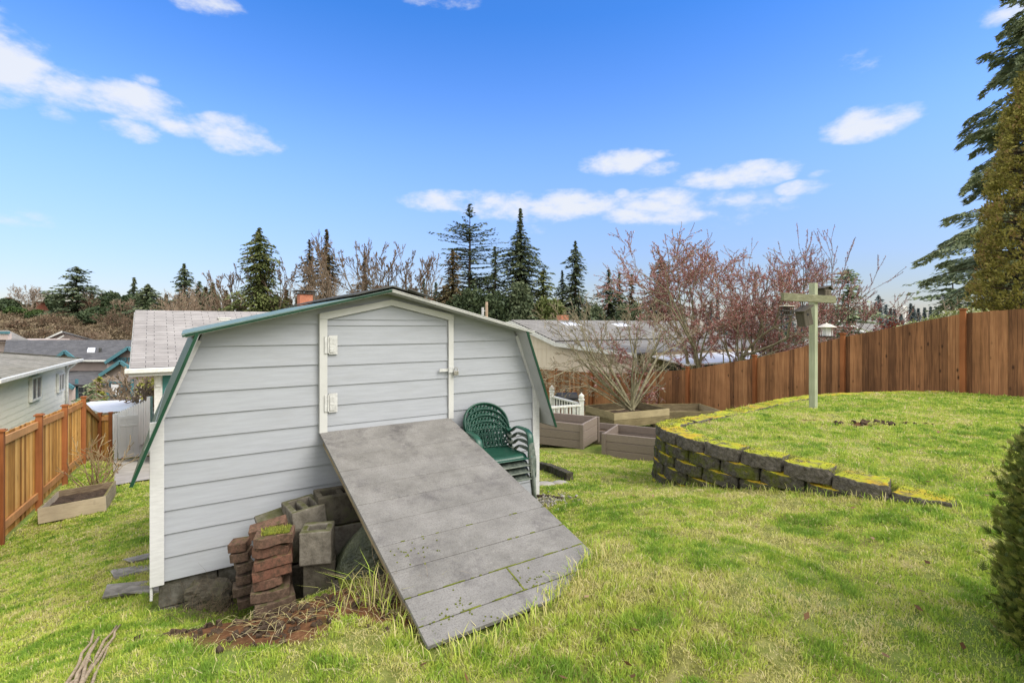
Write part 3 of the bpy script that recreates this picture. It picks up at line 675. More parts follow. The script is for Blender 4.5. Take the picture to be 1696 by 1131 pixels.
# ------------------------------------------------------------------ retaining wall of mossy split-face blocks
rw = thing('retaining_wall', 'curved dry-stacked block wall with orange and yellow moss holding up the lawn terrace', 'retaining wall', (2.5, 6.5, -2.2))
cum = [0]
for (x1, y1), (x2, y2) in zip(WALL[:-1], WALL[1:]): cum.append(cum[-1]+math.hypot(x2-x1, y2-y1))
def wp(s):
    s = max(0, min(s, cum[-1]-1e-6)); i = max(k for k in range(len(cum)) if cum[k] <= s); i = min(i, len(WALL)-2)
    f = (s-cum[i])/(cum[i+1]-cum[i]); a = Vector(WALL[i]); b = Vector(WALL[i+1]); return a.lerp(b, f)
def wblock(s, L, ztop_, depth, back, cap):
    c = wp(s+L/2); a = wp(max(s+.02, 0)); b = wp(s+L-.02); tdir = (b-a).normalized(); nrm = Vector((tdir.y, -tdir.x))  # inward = to the right of travel?
    mid = Vector((3.6, 6.6)); 
    if (mid-c).dot(nrm) < 0: nrm = -nrm
    c = c+nrm*(depth/2+back)
    mb = MB(); h = .137; fl = L/2-.006; bk = fl*.82; x = lambda u_, v_: Vector((c.x+tdir.x*u_+nrm.x*v_, c.y+tdir.y*u_+nrm.y*v_, 0))
    hd = depth/2; ang = .022
    outl = [(-fl, -hd+.03), (-fl*.6, -hd-.004), (0, -hd-ang), (fl*.6, -hd-.004), (fl, -hd+.03), (bk, hd), (-bk, hd)]
    zj = random.uniform(-.006, .006); z0 = ztop_-h; tl = [random.uniform(-.006, .006) for _ in outl]
    st = mb._n()
    for (u_, v_) in outl: q = x(u_, v_+random.uniform(-.008, .008)); mb.vert((q.x-rw.location.x, q.y-rw.location.y, z0-rw.location.z))
    for k, (u_, v_) in enumerate(outl): q = x(u_*.985, v_+random.uniform(-.006, .006)+(.01 if v_ < 0 else 0)); mb.vert((q.x-rw.location.x, q.y-rw.location.y, ztop_+zj+tl[k]-rw.location.z))
    n = len(outl); mb.f.append(tuple(range(st+n-1, st-1, -1))); mb.f.append(tuple(range(st+n, st+2*n)))
    for i in range(n): j = (i+1) % n; mb.f.append((st+i, st+j, st+n+j, st+n+i))
    near = c.length < 9
    return mb.build('block', M['blockcap'] if cap else M['block'], rw, bevel=.012, sub=3 if near else 0, disp=.03 if near else 0)
nb = 0; tops = []
def wall_top(c): return float(ztop(np.array(c.x), np.array(c.y)))
for course in range(6):
    L = .43; s = .38 + (.215 if course % 2 else 0)
    while s < cum[-1]-.1:
        c = wp(s+L/2); zt = wall_top(c)-.138*course-max(0, 1.5-s)*.065
        ground_out = float(base_h(np.array(c.x-.35), np.array(c.y-.25)))
        vis = c.y < 7.6 or course == 0
        if vis and zt > ground_out-.03 and not (course > 0 and s < .25):
            wblock(s, L, zt, .30 if course == 0 else .26, -.05+.0-.012*course, course == 0); nb += 1
        s += L
# moss tufts along ledges
mb = MB()
for k in range(9000):
    s = random.uniform(.4, 9.5); course = random.choice([0, 0, 1, 2, 3]); c = wp(s); a = wp(s+.05); td = (a-c).normalized() if (a-c).length > 0 else Vector((1, 0)); nr = Vector((td.y, -td.x))
    if (Vector((3.6, 6.6))-c).dot(nr) < 0: nr = -nr
    q = c+nr*random.uniform(-.055, .2 if course == 0 else -.03); z = wall_top(c)-.138*course-max(0, 1.5-s)*.065
    if vnoise(np.array([s]), np.array([course*3.7]), 4, 3)[0] < .45 or z < h1(c.x-.3, c.y-.2)-.02: continue
    mb.cur = random.random()*.9; hh = random.uniform(.005, .018); dx = random.uniform(-.008, .008)
    mb.face([(q.x-.006-rw.location.x, q.y-rw.location.y, z-rw.location.z-.002), (q.x+.006-rw.location.x, q.y+.003-rw.location.y, z-rw.location.z-.002), (q.x+dx-rw.location.x, q.y+dx-rw.location.y, z+hh-rw.location.z)])
mb.build('moss_tuft', M['l_yel'], rw)

# ------------------------------------------------------------------ fences
def fence(name, label, pts, tops, bots, bmat, pmat, rmat, rail_side, cap=True, posts_front=True, boardw=.14):
    """pts: post positions; boards on the line, posts and rails on rail_side (+1/-1 along the normal)"""
    o0 = Vector((pts[0][0], pts[0][1], bots[0])); t = thing(name, label, 'fence', o0)
    for i, (x, y) in enumerate(pts):
        d = (Vector(pts[min(i+1, len(pts)-1)])-Vector(pts[max(i-1, 0)])).normalized(); n = Vector((-d.y, d.x))*rail_side; rz = math.atan2(d.y, d.x)
        mb = MB(); mb.cur = random.uniform(.3, .7); c = Vector((x, y))+n*(.045 if posts_front else 0)-o0.xy; zt = tops[i]+.07-o0.z; zb = bots[i]-.25-o0.z
        mb.box((c.x, c.y, (zt+zb)/2), (.10, .10, zt-zb), rotm(0, 0, rz)); p_ = mb.build('post', pmat, t, bevel=.004)
        if cap:
            mb = MB(); m_ = rotm(0, 0, rz); mb.box((c.x, c.y, zt+.012), (.15, .15, .022), m_); mb.box((c.x, c.y, zt+.03), (.11, .11, .014), m_); mb.build('post_cap', pmat, p_, bevel=.004)
    for i in range(len(pts)-1):
        a = Vector(pts[i]); b = Vector(pts[i+1]); L = (b-a).length; d = (b-a)/L; n = Vector((-d.y, d.x))*rail_side; rz = math.atan2(d.y, d.x)
        mb = MB(); k = max(1, int(round(L/boardw)))
        for j in range(k):
            f0 = j/k; f1 = (j+1)/k; fm = (f0+f1)/2; c = a+d*(L*fm)-o0.xy-n*(.016+random.choice((0, .004))); w = L/k-.004
            z0 = bots[i]*(1-fm)+bots[i+1]*fm-.05; dz = (tops[i+1]-tops[i])/k
            zt = tops[i]*(1-fm)+tops[i+1]*fm+random.uniform(-.006, .006); mb.cur = random.random()
            m_ = rotm(0, 0, rz); hx = w/2; hy = .009
            ba = [Vector((c.x, c.y, z0-o0.z))+m_ @ Vector(q) for q in ((-hx, -hy, 0), (hx, -hy, 0), (hx, hy, 0), (-hx, hy, 0))]
            ta = [Vector((c.x, c.y, zt-o0.z))+m_ @ Vector(q) for q in ((-hx, -hy, -dz/2), (hx, -hy, dz/2), (hx, hy, dz/2), (-hx, hy, -dz/2))]
            mb.hexa(ba, ta)
        mb.build('board_panel', bmat, t, bevel=.002, seg=1)
        if rmat:
            for (e0, e1, hh) in ((-.105, -.105, .13), (None, None, .13)):
                za = (tops[i]+e0 if e0 is not None else bots[i]+.17)-o0.z; zb = (tops[i+1]+e1 if e1 is not None else bots[i+1]+.17)-o0.z
                p0 = a+n*.022+d*.05-o0.xy; p1 = b+n*.022-d*.05-o0.xy; mb = MB(); mb.cur = random.uniform(.3, .9); mb.bar((p0.x, p0.y, za), (p1.x, p1.y, zb), .038, hh); mb.build('rail', rmat, t, bevel=.003)
    return t
# left fence runs parallel to the shed's sides
FL0 = Vector((-8.0, 7.80)); d2 = Vector((-.5477, .837)); u2 = Vector((.837, .5477))
ss = [-2.45, -.2, 2.27, 4.74, 7.35]; lp = [FL0+d2*s for s in ss]
tl = [-1.70-.060*s*1.03 for s in ss]; tl = [-1.56, -1.705, -1.835, -1.985, -2.10]; bl = [-3.34-.065*s for s in ss]
lp += [FL0+d2*10.5, FL0+d2*10.5+u2*.33]; tl += [-3.02, -3.02]; bl += [-4.6, -4.6]
fence('cedar_fence', 'honey-stained cedar fence with orange rails running past the white house', [tuple(p) for p in lp], tl, bl, M['woodL'], M['woodLpost'], M['woodLrail'], -1)
FR0 = Vector((10.13, 11.2)); sr = [-4.9, -2.44, 0, 2.44, 4.88, 7.32, 9.76, 12.2, 14.64, 17.1]
rp = [FR0+d2*s for s in sr]; tr = [.62, .46, .26, -.32, -1.02, -1.55, -1.88, -2.04, -2.14, -2.2]; br = [-1.4, -1.5, -1.70, -2.3, -2.95, -3.42, -3.8, -4.1, -4.25, -4.3]
fence('cedar_fence', 'brown knotty board fence stepping downhill behind the terrace and the planter beds', [tuple(p) for p in rp], tr, br, M['woodR'], M['woodRpost'], None, 1, posts_front=True)
# swap of posts to the yard side: the yard lies on the left of this line

# white vinyl gate
gp = FL0+d2*10.5+u2*.42; gate = thing('vinyl_gate', 'white vinyl gate closing the gap between the stained fence and the teal house', 'gate', (gp.x, gp.y, -4.62), RZ)
mb = MB(); mb.bx(0, .09, -.05, .05, -.2, 1.62); mb.build('gate_post', M['whitepvc'], gate, bevel=.004)
mb = MB(); mb.bx(.11, 1.75, -.025, .025, 1.42, 1.53); mb.bx(.11, 1.75, -.025, .025, 1.16, 1.22); mb.bx(.11, 1.75, -.025, .025, .10, .20); mb.bx(.11, .16, -.022, .022, .2, 1.42); mb.build('gate_frame', M['whitepvc'], gate, bevel=.004)
mb = MB()
for k in range(9): mb.bx(.16+k*.175, .16+k*.175+.171, -.012, .012, .2, 1.16); mb.bx(.16+k*.175, .16+k*.175+.171, -.012, .012, 1.22, 1.42)
mb.build('gate_panel', M['whitepvc'], gate, bevel=.002)

# ------------------------------------------------------------------ bird feeder post and what hangs from it
bz = h1(P(1347, HY, 8.5).x, 8.5); bpnt = P(1347, HY, 8.5)
post = thing('bird_post', 'tall pale lichen-covered post with a crossarm standing on the terrace lawn', 'post', (bpnt.x, bpnt.y, bz), RZ)
topz = .71-bz
mb = MB(); mb.box((0, 0, topz/2-.1), (.10, .10, topz+.2)); mb.build('upright', M['woodpost'], post, bevel=.005)
mb = MB(); mb.box((-.26, -.075, .44-bz), (1.70, .05, .125)); 
arm = mb.build('crossarm', M['woodarm'], post, bevel=.006)
def PX(px, py, Y=8.35): return P(px, py, Y)
# suet cage
p = PX(1303, 515, 7.98); t = thing('suet_cage', 'small dark wire suet cage hanging from the long end of the crossarm', 'bird feeder', (p.x, p.y, p.z-.07), R(10))
mb = MB()
for z in (0, .07, .14):
    mb.tube([(-.09, -.04, z), (.09, -.04, z), (.09, .04, z), (-.09, .04, z)], .009, 5, close=True)
for x in np.linspace(-.09, .09, 6):
    for y in (-.04, .04): mb.tube([(x, y, 0), (x, y, .14)], .007, 4)
mb.build('cage', M['wire'], t); mb = MB(); mb.box((0, 0, .07), (.10, .05, .10)); mb.build('suet', M['soil'], t, bevel=.01)
mb = MB(); mb.box((0, 0, .15), (.19, .11, .012)); mb.tube([(-.06, 0, .155), (0, 0, .19), (.06, 0, .155)], .004, 5); mb.tube([(0, 0, .19), (0, 0, .30)], .003, 5); mb.build('lid', M['lantern'], t)
# tilted birdhouse
p = PX(1333, 526, 8.30); t = thing('birdhouse', 'tilted grey wooden birdhouse with mossy bottom against the post', 'birdhouse', (p.x, p.y-.02, p.z-.13), rot=(0, R(-14), R(20))); t.scale = (1.2, 1.2, 1.15)
mb = MB(); mb.box((0, 0, .12), (.15, .13, .24)); mb.build('box_body', M['birdwood'], t, bevel=.003)
mb = MB(); mb.box((-.01, -.02, .25), (.20, .18, .018), rotm(0, R(-14), 0)); mb.build('house_roof', M['birdwood'], t, bevel=.003)
mb = MB(); mb.box((.0, -.0, .005), (.13, .12, .03), jit=.01); mb.build('moss_pad', M['mossgreen'], t, sub=1)
mb = MB(); mb.tube([(0, 0, .25), (.04, .02, .42)], .003, 5); mb.build('hanger', M['wire'], t)
mb = MB(); mb.lathe([(.018, 0), (.018, .002)], 12, (0, 0, 0)); mb.v = [(v[0], -.0665, v[1]+.16) for v in mb.v]; mb.build('entrance', M['black'], t)
# lantern feeder
p = PX(1369, 558, 8.72); t = thing('lantern_feeder', 'white lantern-shaped seed feeder with a wide tin roof', 'bird feeder', (p.x, p.y, p.z), R(15))
mb = MB(); mb.lathe([(.115, 0), (.125, .012), (.105, .02)], 20); mb.build('tray', M['wire'], t)
mb = MB(); mb.lathe([(.062, .02), (.062, .165)], 18); mb.build('seed_tube', M['tube'], t, smooth=False)
mb = MB()
for k in range(8):
    an = k*math.pi/4; mb.tube([(.09*math.cos(an), .09*math.sin(an), .02), (.075*math.cos(an), .075*math.sin(an), .17)], .005, 5)
mb.build('cage_bars', M['whitepvc'], t)
mb = MB(); mb.lathe([(.155, .165), (.158, .172), (.09, .205), (.085, .212), (.05, .225), (.02, .232), (.005, .25)], 20); mb.build('tin_roof', M['lantern'], t)
mb = MB(); mb.tube([(0, 0, .24), (0, .0, .40)], .003, 5); mb.build('hanger', M['wire'], t)
# second birdhouse on top of the arm
p = PX(1364, 491, 8.72); t = thing('birdhouse', 'small rustic birdhouse with log front sitting on the short end of the crossarm', 'birdhouse', (p.x, p.y, p.z), R(20))
mb = MB(); mb.prism([(-.07, 0), (.09, 0), (.09, .10), (.01, .16), (-.07, .13)], -.07, .07); mb.build('box_body', M['birdwood'], t)
mb = MB()
for i in range(3):
    for j in range(4): mb.lathe([(.017, 0), (.017, .02)], 8, (-.05+j*.036, .025+i*.034, 0))
mb.v = [(v[0], -.07-v[2], v[1]) for v in mb.v]; mb.build('log_ends', M['bark'], t)
mb = MB(); mb.box((-.05, 0, .155), (.16, .20, .014), rotm(0, R(-14), 0)); mb.box((.08, 0, .145), (.11, .20, .014), rotm(0, R(42), 0)); mb.build('house_roof', M['birdwood'], t)

# ------------------------------------------------------------------ planter beds
def bed(name, label, c, w, d, h, rz, mat, boards, group=None, soilz=.6, th=.04, post=.07, cat='planter bed', zoff=0, tilt=(0, 0)):
    t = thing(name, label, cat, (c.x, c.y, c.z+zoff-(.06 if name == 'composite_planter' else 0)), rz, group, rot=(tilt[0], tilt[1], rz)); bh = h/boards
    for side in range(4):
        mb = MB()
        for k in range(boards):
            mb.cur = random.random(); z0 = k*bh+.002; z1 = (k+1)*bh-.004
            if side == 0: mb.bx(-w/2, w/2, -d/2, -d/2+th, z0, z1)
            if side == 1: mb.bx(-w/2, w/2, d/2-th, d/2, z0, z1)
            if side == 2: mb.bx(-w/2+.001, -w/2+th, -d/2+th+.002, d/2-th-.002, z0, z1)
            if side == 3: mb.bx(w/2-th, w/2-.001, -d/2+th+.002, d/2-th-.002, z0, z1)
        mb.build('side_board', mat, t, bevel=.006)
    for sx in (-1, 1):
        for sy in (-1, 1):
            if post > 0:
                mb = MB(); mb.cur = .2; mb.box((sx*(w/2-.01), sy*(d/2-.01), h/2-.03), (post, post, h+.05)); mb.build('corner_post', mat, t, bevel=.006)
    mb = MB(); n = 14
    for i in range(n+1):
        for j in range(n+1): mb.vert((-w/2+th+(w-2*th)*i/n, -d/2+th+(d-2*th)*j/n, h*soilz+random.uniform(-.02, .02)))
    for i in range(n):
        for j in range(n): k = i*(n+1)+j; mb.f.append((k, k+n+1, k+n+2, k+1))
    mb.build('soil_fill', M['soil'], t, smooth=True)
    return t
def corner_c(px, py, Y, w, d, rz, sx, sy):
    """centre of a bed whose (sx,sy) corner stands at a photo pixel"""
    p = P(px, py, Y); off = rotm(0, 0, rz) @ Vector((sx*w/2, sy*d/2, 0)); return p-off
c = corner_c(953, 746, 9.3, 1.5, 1.0, RZ+R(-4), 1, -1)
# taupe beds: near corner towards us
bed('composite_planter', 'taupe three-board planter showing its corner next to the shed roof', corner_c(953, 746, 9.25, 1.25, 1.7, R(-28), 1, -1)+Vector((0, 0, 0)), 1.25, .95, .48, R(-28), M['comp'], 3, 'taupe composite planters', soilz=.5)
bed('composite_planter', 'taupe planter half hidden behind the curved block wall', corner_c(999, 752, 9.2, 1.35, .95, R(-27), -1, -1), 1.35, .95, .45, R(-27), M['comp'], 3, 'taupe composite planters', soilz=.5)
bed('composite_planter', 'low taupe planter behind and between the two nearer ones', P(985, 722, 11.0), 1.2, .9, .28, R(-27), M['comp'], 2, 'taupe composite planters', soilz=.5)
bed('plank_bed', 'lichen-spotted two-plank bed around the bare spreading shrub', corner_c(1018, 711, 13.3, 1.9, 1.9, R(-1), -.6, -1)+Vector((0, .3, 0)), 1.9, 1.5, .40, R(24), M['woodold'], 2, 'old wooden beds by the fence', soilz=.45, post=0)
bed('plank_bed', 'old dark plank bed further back, between the shrub and the block wall', P(1122, 697, 15.6), 2.2, 1.5, .42, R(6), M['woodold'], 2, 'old wooden beds by the fence', soilz=.35, post=0)
fl_ = G(63, 872); fr_ = G(183, 862); cb_ = fl_+U*.46+D*.76; hf = h1(*(fl_+U*.46)[:2]); hb_ = h1(*(fl_+U*.46+D*1.52)[:2]); hl = h1(*(fl_+D*.76)[:2]); hr_ = h1(*(fl_+U*.92+D*.76)[:2])
bed('plank_bed', 'sagging weathered plank bed beside the stained fence', Vector((cb_.x, cb_.y, (hf+hb_)/2+.03)), .92, 1.52, .27, RZ, M['woodgrey'], 1, None, soilz=.55, th=.04, post=0, tilt=(math.atan2(hb_-hf, 1.52)*.8, -math.atan2(hr_-hl, .92)*.55))

# ------------------------------------------------------------------ white railing, grill
rail = thing('deck_railing', 'white spindled deck railing beside the brown fence', 'railing', (*P(965, HY, 13.5)[:2], -3.05), 0)
def rloc(px, Y): q = P(px, HY, Y); return Vector((q.x-rail.location.x, q.y-rail.location.y, 0))
A = rloc(963, 13.4); Bp = rloc(914, 14.6); C = rloc(885, 12.6)
for q, h in ((A, 1.04), (Bp, 1.10), (C, 1.0)):
    mb = MB(); mb.box((q.x, q.y, h/2), (.12, .12, h)); mb.box((q.x, q.y, h+.01), (.16, .16, .03)); mb.lathe([(.05, h+.025), (.075, h+.07), (.075, h+.12), (.04, h+.15), (0.005, h+.19)], 12, (q.x, q.y, 0)); mb.build('post', M['white2'], rail, bevel=.004)
for a_, b_, h in ((A, Bp, .92), (A, C, .90)):
    mb = MB(); mb.bar(a_+Vector((0, 0, h)), b_+Vector((0, 0, h+.04)), .09, .045); mb.build('hand_rail', M['white2'], rail); mb = MB(); mb.bar(a_+Vector((0, 0, .1)), b_+Vector((0, 0, .14)), .05, .05); mb.build('bottom_rail', M['white2'], rail)
    mb = MB(); n = int((b_-a_).length/.12)
    for k in range(1, n): q = a_.lerp(b_, k/n); mb.box((q.x, q.y, h/2+.05), (.038, .038, h-.08))
    mb.build('spindles', M['white2'], rail)
p = P(938, 661, 14.9); g = thing('barbecue_grill', 'black barrel grill behind the white railing', 'grill', (p.x, p.y, p.z-.92), R(10))
mb = MB(); n = 16
for xx in (-.30, .30): pass
mb.tube([(-.31, 0, .92), (.31, 0, .92)], .20, 20); mb.build('barrel', M['black'], g, smooth=False, bevel=.01)
mb = MB(); mb.tube([(-.2, -.22, .98), (.2, -.22, .98)], .012, 8); mb.tube([(0, 0, 1.1), (0, 0, 1.20)], .022, 10); mb.lathe([(.04, 1.2), (.04, 1.215)], 10); mb.build('handle_and_stack', M['black'], g)
mb = MB(); mb.bx(.30, .55, -.15, .15, .80, .83); mb.build('side_shelf', M['black'], g)
for sx in (-1, 1):
    for sy in (-1, 1): mb = MB(); mb.tube([(sx*.24, sy*.14, .85), (sx*.28, sy*.2, 0)], .016, 6); mb.build('leg', M['black'], g)

# ------------------------------------------------------------------ paved strip, slate scraps, edging, stones
def patch(name, mat, pts, lift=.02, kind='structure', n=14):
    """a sheet over the ground between four corners"""
    a, b, c, d = [Vector((p[0], p[1])) for p in pts]; mb = MB()
    for i in range(n+1):
        for j in range(n+1):
            q = a.lerp(b, i/n).lerp(d.lerp(c, i/n), j/n); mb.vert((q.x, q.y, h1(q.x, q.y)+lift))
    for i in range(n):
        for j in range(n): k = i*(n+1)+j; mb.f.append((k, k+n+1, k+n+2, k+1))
    o = mb.build(name, mat, None, smooth=True); o['kind'] = kind; return o
g0_ = G(190, 806).xy; PAVE = [tuple(g0_), tuple(g0_+u2*5.5), tuple(FL0+d2*10.6+u2*6), tuple(FL0+d2*10.6+u2*.35)]
patch('pavement', M['paleconc'], PAVE, .035)
for k, (px, py, w, d, rz, lab) in enumerate([(232, 945, .42, .26, 40, 'flat grey slate piece nearest the shed corner'), (218, 978, .40, .24, 30, 'longest flat slate scrap in the grass beside the shed'), (243, 925, .35, .25, 55, 'slate scrap farthest back along the shed side'), (238, 982, .3, .16, 10, 'thin dark slate piece at the shed foot')]):
    q = G(px, py); mb = MB(); mb.box((0, 0, .01), (w, d, .016), jit=.02); o = mb.build('slate_piece', M['slate'], None, bevel=.003); o.location = (q.x, q.y, q.z+.012); o.rotation_euler = (R(-6), R(6), R(rz)); tag(o, lab, 'slate', 'slate scraps beside the shed')
def edging(label, pxs, w, h, mat, name='timber_edging'):
    o0 = G(*pxs[0]); t = thing(name, label, 'garden edging', o0)
    mb = MB(); pts = []
    for a_, b_ in zip(pxs[:-1], pxs[1:]):
        for k in range(5):
            q = G(a_[0]+(b_[0]-a_[0])*k/5, a_[1]+(b_[1]-a_[1])*k/5); pts.append(q)
    pts.append(G(*pxs[-1]))
    for p0, p1 in zip(pts[:-1], pts[1:]): mb.bar(p0-o0+Vector((0, 0, h*.2)), p1-o0+Vector((0, 0, h*.2)), w, h)
    mb.build('timber', mat, t, bevel=.01, sub=2, disp=.03); return t
edging('rotten mossy timber edging in the grass right behind the shed corner', [(893, 777), (915, 783), (944, 797)], .10, .16, M['concdark'])
edging('thin dark edging strip by the gravel at the ramp side', [(890, 823), (910, 824), (932, 828)], .03, .04, M['barkdark'], 'edging_strip')
for k, (px, py, r, lab) in enumerate([(902, 803, .13, 'pale flat stone at the foot of the shed corner'), (928, 801, .10, 'small pale stone in the moss beyond the shed corner')]):
    q = G(px, py); mb = MB(); mb.lathe([(r*.8, 0), (r, .03), (r*.8, .07), (r*.3, .085)], 9); o = mb.build('flat_stone', M['paleconc'], None, smooth=True, sub=1); o.location = q-Vector((0, 0, .02)); o.scale = (1.3, .8, .7); tag(o, lab, 'stone')
mb = MB(); q0 = G(905, 830)
for k in range(140):
    px = random.gauss(903, 13); py = random.gauss(831, 5); q = G(px, py, 3, 9) if k % 2 == 0 else q0+Vector((random.gauss(0, .14), random.gauss(0, .12), 0)); mb.cur = random.random()
    mb.box((q.x, q.y, h1(q.x, q.y)+.008), (random.uniform(.015, .04), random.uniform(.015, .03), .02), rotm(random.random(), random.random(), random.random()*3), jit=.004)
o = mb.build('gravel', M['slate'], None); o['kind'] = 'stuff'
# bundle of sticks at the near edge of the lawn
stk = [((116, 1135), (158, 1048), .014), ((128, 1140), (163, 1062), .016), ((135, 1138), (160, 1075), .013), ((132, 1138), (192, 1042), .015), ((142, 1142), (200, 1040), .013), ((122, 1142), (150, 1100), .012), ((150, 1140), (186, 1062), .011)]
for k, (a_, b_, r) in enumerate(stk):
    pa = G(*a_); pb = G(*b_); pa = pa+(pa-pb)*.25
    pts = [pa.lerp(pb, i/7)+Vector((random.uniform(-.012, .012), random.uniform(-.012, .012), .02+random.uniform(-.004, .012)+.01*(k % 3))) for i in range(8)]
    for q in pts: q.z = max(q.z, h1(q.x, q.y)+.012)
    o0 = pts[0].copy(); mb = MB(); mb.tube([q-o0 for q in pts], [r*.72*(1-.35*i/7) for i in range(8)], 7)
    o = mb.build('dead_stick', M['stick'], None, smooth=True); o.location = o0
    tag(o, ['leftmost long dry stick of the bundle on the grass', 'thick dry stick second from the left in the bundle', 'short knobbly stick in the middle of the bundle', 'long kinked stick reaching towards the shed', 'rightmost dry stick of the bundle', 'stub of a stick lying low in the bundle', 'thin stick lying between the two longest ones'][k], 'stick', 'bundle of dead sticks')

# ------------------------------------------------------------------ buildings
def poly3(name, mat, pts, parent, thick=.06, uvw=None, o0=Vector((0, 0, 0)), dirv=None):
    """a thick panel through world points (Vectors)"""
    p = [Vector(q)-o0 for q in pts]; n = (p[1]-p[0]).cross(p[2]-p[0]).normalized()
    if n.z < 0: n = -n
    if dirv is not None: n = Vector(dirv)
    e = (p[1]-p[0]).normalized(); nn = (p[1]-p[0]).cross(p[2]-p[0]).normalized(); f_ = nn.cross(e); mb = MB()
    uv = [((q-p[0]).dot(e), (q-p[0]).dot(f_)) for q in p]
    mb.face(p, uv); low = [q-n*thick for q in p]; mb.face(low[::-1], uv[::-1])
    for i in range(len(p)): j = (i+1) % len(p); mb.face([p[i], low[i], low[j], p[j]], [(0, 0)]*4)
    return mb.build(name, mat, parent)
def px_poly(name, mat, pts, parent, o0, thick=.1, dirv=None): return poly3(name, mat, [P(*q) for q in pts], parent, thick, o0=o0, dirv=dirv)
def lapwall(t, name, mat, a, b, z0, z1, step=.2, thick=.014, gable=None):
    """lap siding between plan points a and b, facing to the right of a->b"""
    a = Vector(a); b = Vector(b); d = (b-a).normalized(); n = Vector((d.y, -d.x)); mb = MB(); z = z0
    while z < z1-.01:
        zz = min(z+step, z1); mb.cur = random.random()
        def c(p, k): q = p+n*k; return q
        for_b = [c(a, thick), c(b, thick), c(b, -.03), c(a, -.03)]; for_t = [c(a, .001), c(b, .001), c(b, -.03), c(a, -.03)]
        mb.hexa([(q.x, q.y, z) for q in for_b], [(q.x, q.y, zz-.001) for q in for_t]); z = zz
    return mb.build(name, mat, t)
def window(t, a, b, z0, z1, frame, n_out=.03, mullions=1, name='window', cross=0):
    """framed window between plan points a,b (on a wall facing right of a->b)"""
    a = Vector(a); b = Vector(b); d = (b-a).normalized(); n = Vector((d.y, -d.x)); L = (b-a).length; rz = math.atan2(d.y, d.x); m = rotm(0, 0, rz)
    def bb(mb, x0, x1, za, zb, o0, o1): c = a+d*((x0+x1)/2)+n*((o0+o1)/2); mb.box((c.x, c.y, (za+zb)/2), (x1-x0, abs(o1-o0), zb-za), m)
    mb = MB(); w = .07
    bb(mb, 0, w, z0, z1, 0, n_out+.02); bb(mb, L-w, L, z0, z1, 0, n_out+.02); bb(mb, w, L-w, z0, z0+w, 0, n_out+.02); bb(mb, w, L-w, z1-w, z1, 0, n_out+.02)
    for k in range(mullions): x = w+(L-2*w)*(k+1)/(mullions+1); bb(mb, x-.025, x+.025, z0+w, z1-w, 0, n_out+.01)
    for k in range(cross): z = z0+w+(z1-z0-2*w)*(k+1)/(cross+1); bb(mb, w, L-w, z-.02, z+.02, 0.001, n_out+.007)
    o = mb.build(name, frame, t); mb = MB(); bb(mb, w-.005, L-w+.005, z0+w-.005, z1-w+.005, -.01, n_out-.01); mb.build('pane', M['glass'], o); return o

# teal house behind the shed
hz = RZ+R(2.4); hs = thing('teal_house', 'teal-sided house with a pale grey shingle roof and white fascia behind the shed', 'house', (-10.62, 14.94, -3.95), hz)
lapwall(hs, 'wall', M['teal'], (0.1, 0), (9.4, 0), -.6, 2.52, .19); lapwall(hs, 'wall', M['teal'], (0, 7.8), (0, 0.1), 0, 2.52, .19); lapwall(hs, 'wall', M['teal'], (9.5, 0), (9.5, 7.8), 0, 2.52, .19)
mb = MB(); mb.box((.03, -.03, 1.0), (.20, .10, 3.1)); mb.box((.03, -.10, 2.28), (.14, .07, .34)); mb.build('corner_post', M['white2'], hs, bevel=.006)
mb = MB(); mb.box((1.42, -.035, 1.3), (.22, .03, 2.4)); mb.build('door_trim', M['cream'], hs)
rid = 3.95+.46; ea = 2.66
def ridge_roof(t, x0, x1, y0, yr, y1, ze, zr, mat, th=.07, name='roof'):
    mb = MB(); L = x1-x0; s_ = math.hypot(yr-y0, zr-ze); s2 = math.hypot(y1-yr, zr-ze)
    def sl(a, b, c, d, sl_): mb.face([a, b, c, d], [(0, 0), (L, 0), (L, sl_), (0, sl_)])
    sl((x0, y0, ze), (x1, y0, ze), (x1, yr, zr), (x0, yr, zr), s_); sl((x1, y1, ze), (x0, y1, ze), (x0, yr, zr), (x1, yr, zr), s2)
    o = mb.build(name, mat, t); m = o.modifiers.new('s', 'SOLIDIFY'); m.thickness = th; m.offset = -1; return o
rf = ridge_roof(hs, -.62, 10.1, -.5, 3.95, 8.4, ea, rid, M['shG'])
mb = MB(); mb.box((4.7, -.56, ea-.02), (10.9, .10, .14)); mb.build('gutter', M['white2'], hs, bevel=.02)
mb = MB(); mb.box((4.7, -.485, ea-.10), (10.7, .03, .17)); mb.box((4.7, -.24, ea-.18), (10.7, .46, .02)); mb.build('fascia', M['cream'], hs)
mb = MB(); mb.bar((-.63, -.5, ea-.09), (-.63, 3.95, rid-.09), .04, .18); mb.bar((-.63, 8.4, ea-.09), (-.63, 3.95, rid-.09), .04, .18); mb.build('rake_board', M['cream'], hs)
mb = MB(); mb.prism([(-.0, 2.5), (7.8, 2.5), (3.9, rid-.1)], 0, .1); mb.v = [(v[1], v[0], v[2]) for v in mb.v]; mb.build('gable_wall', M['teal'], hs)
for x_, y_ in ((2.05, 3.15), (5.1, 2.6)):
    zz = ea+(rid-ea)*(y_+.5)/4.45; mb = MB(); mb.box((x_, y_, zz+.06), (.36, .30, .08)); mb.box((x_, y_-.01, zz+.11), (.42, .34, .03)); mb.build('roof_vent', M['white2'] if x_ < 3 else M['tar'], hs, bevel=.01)
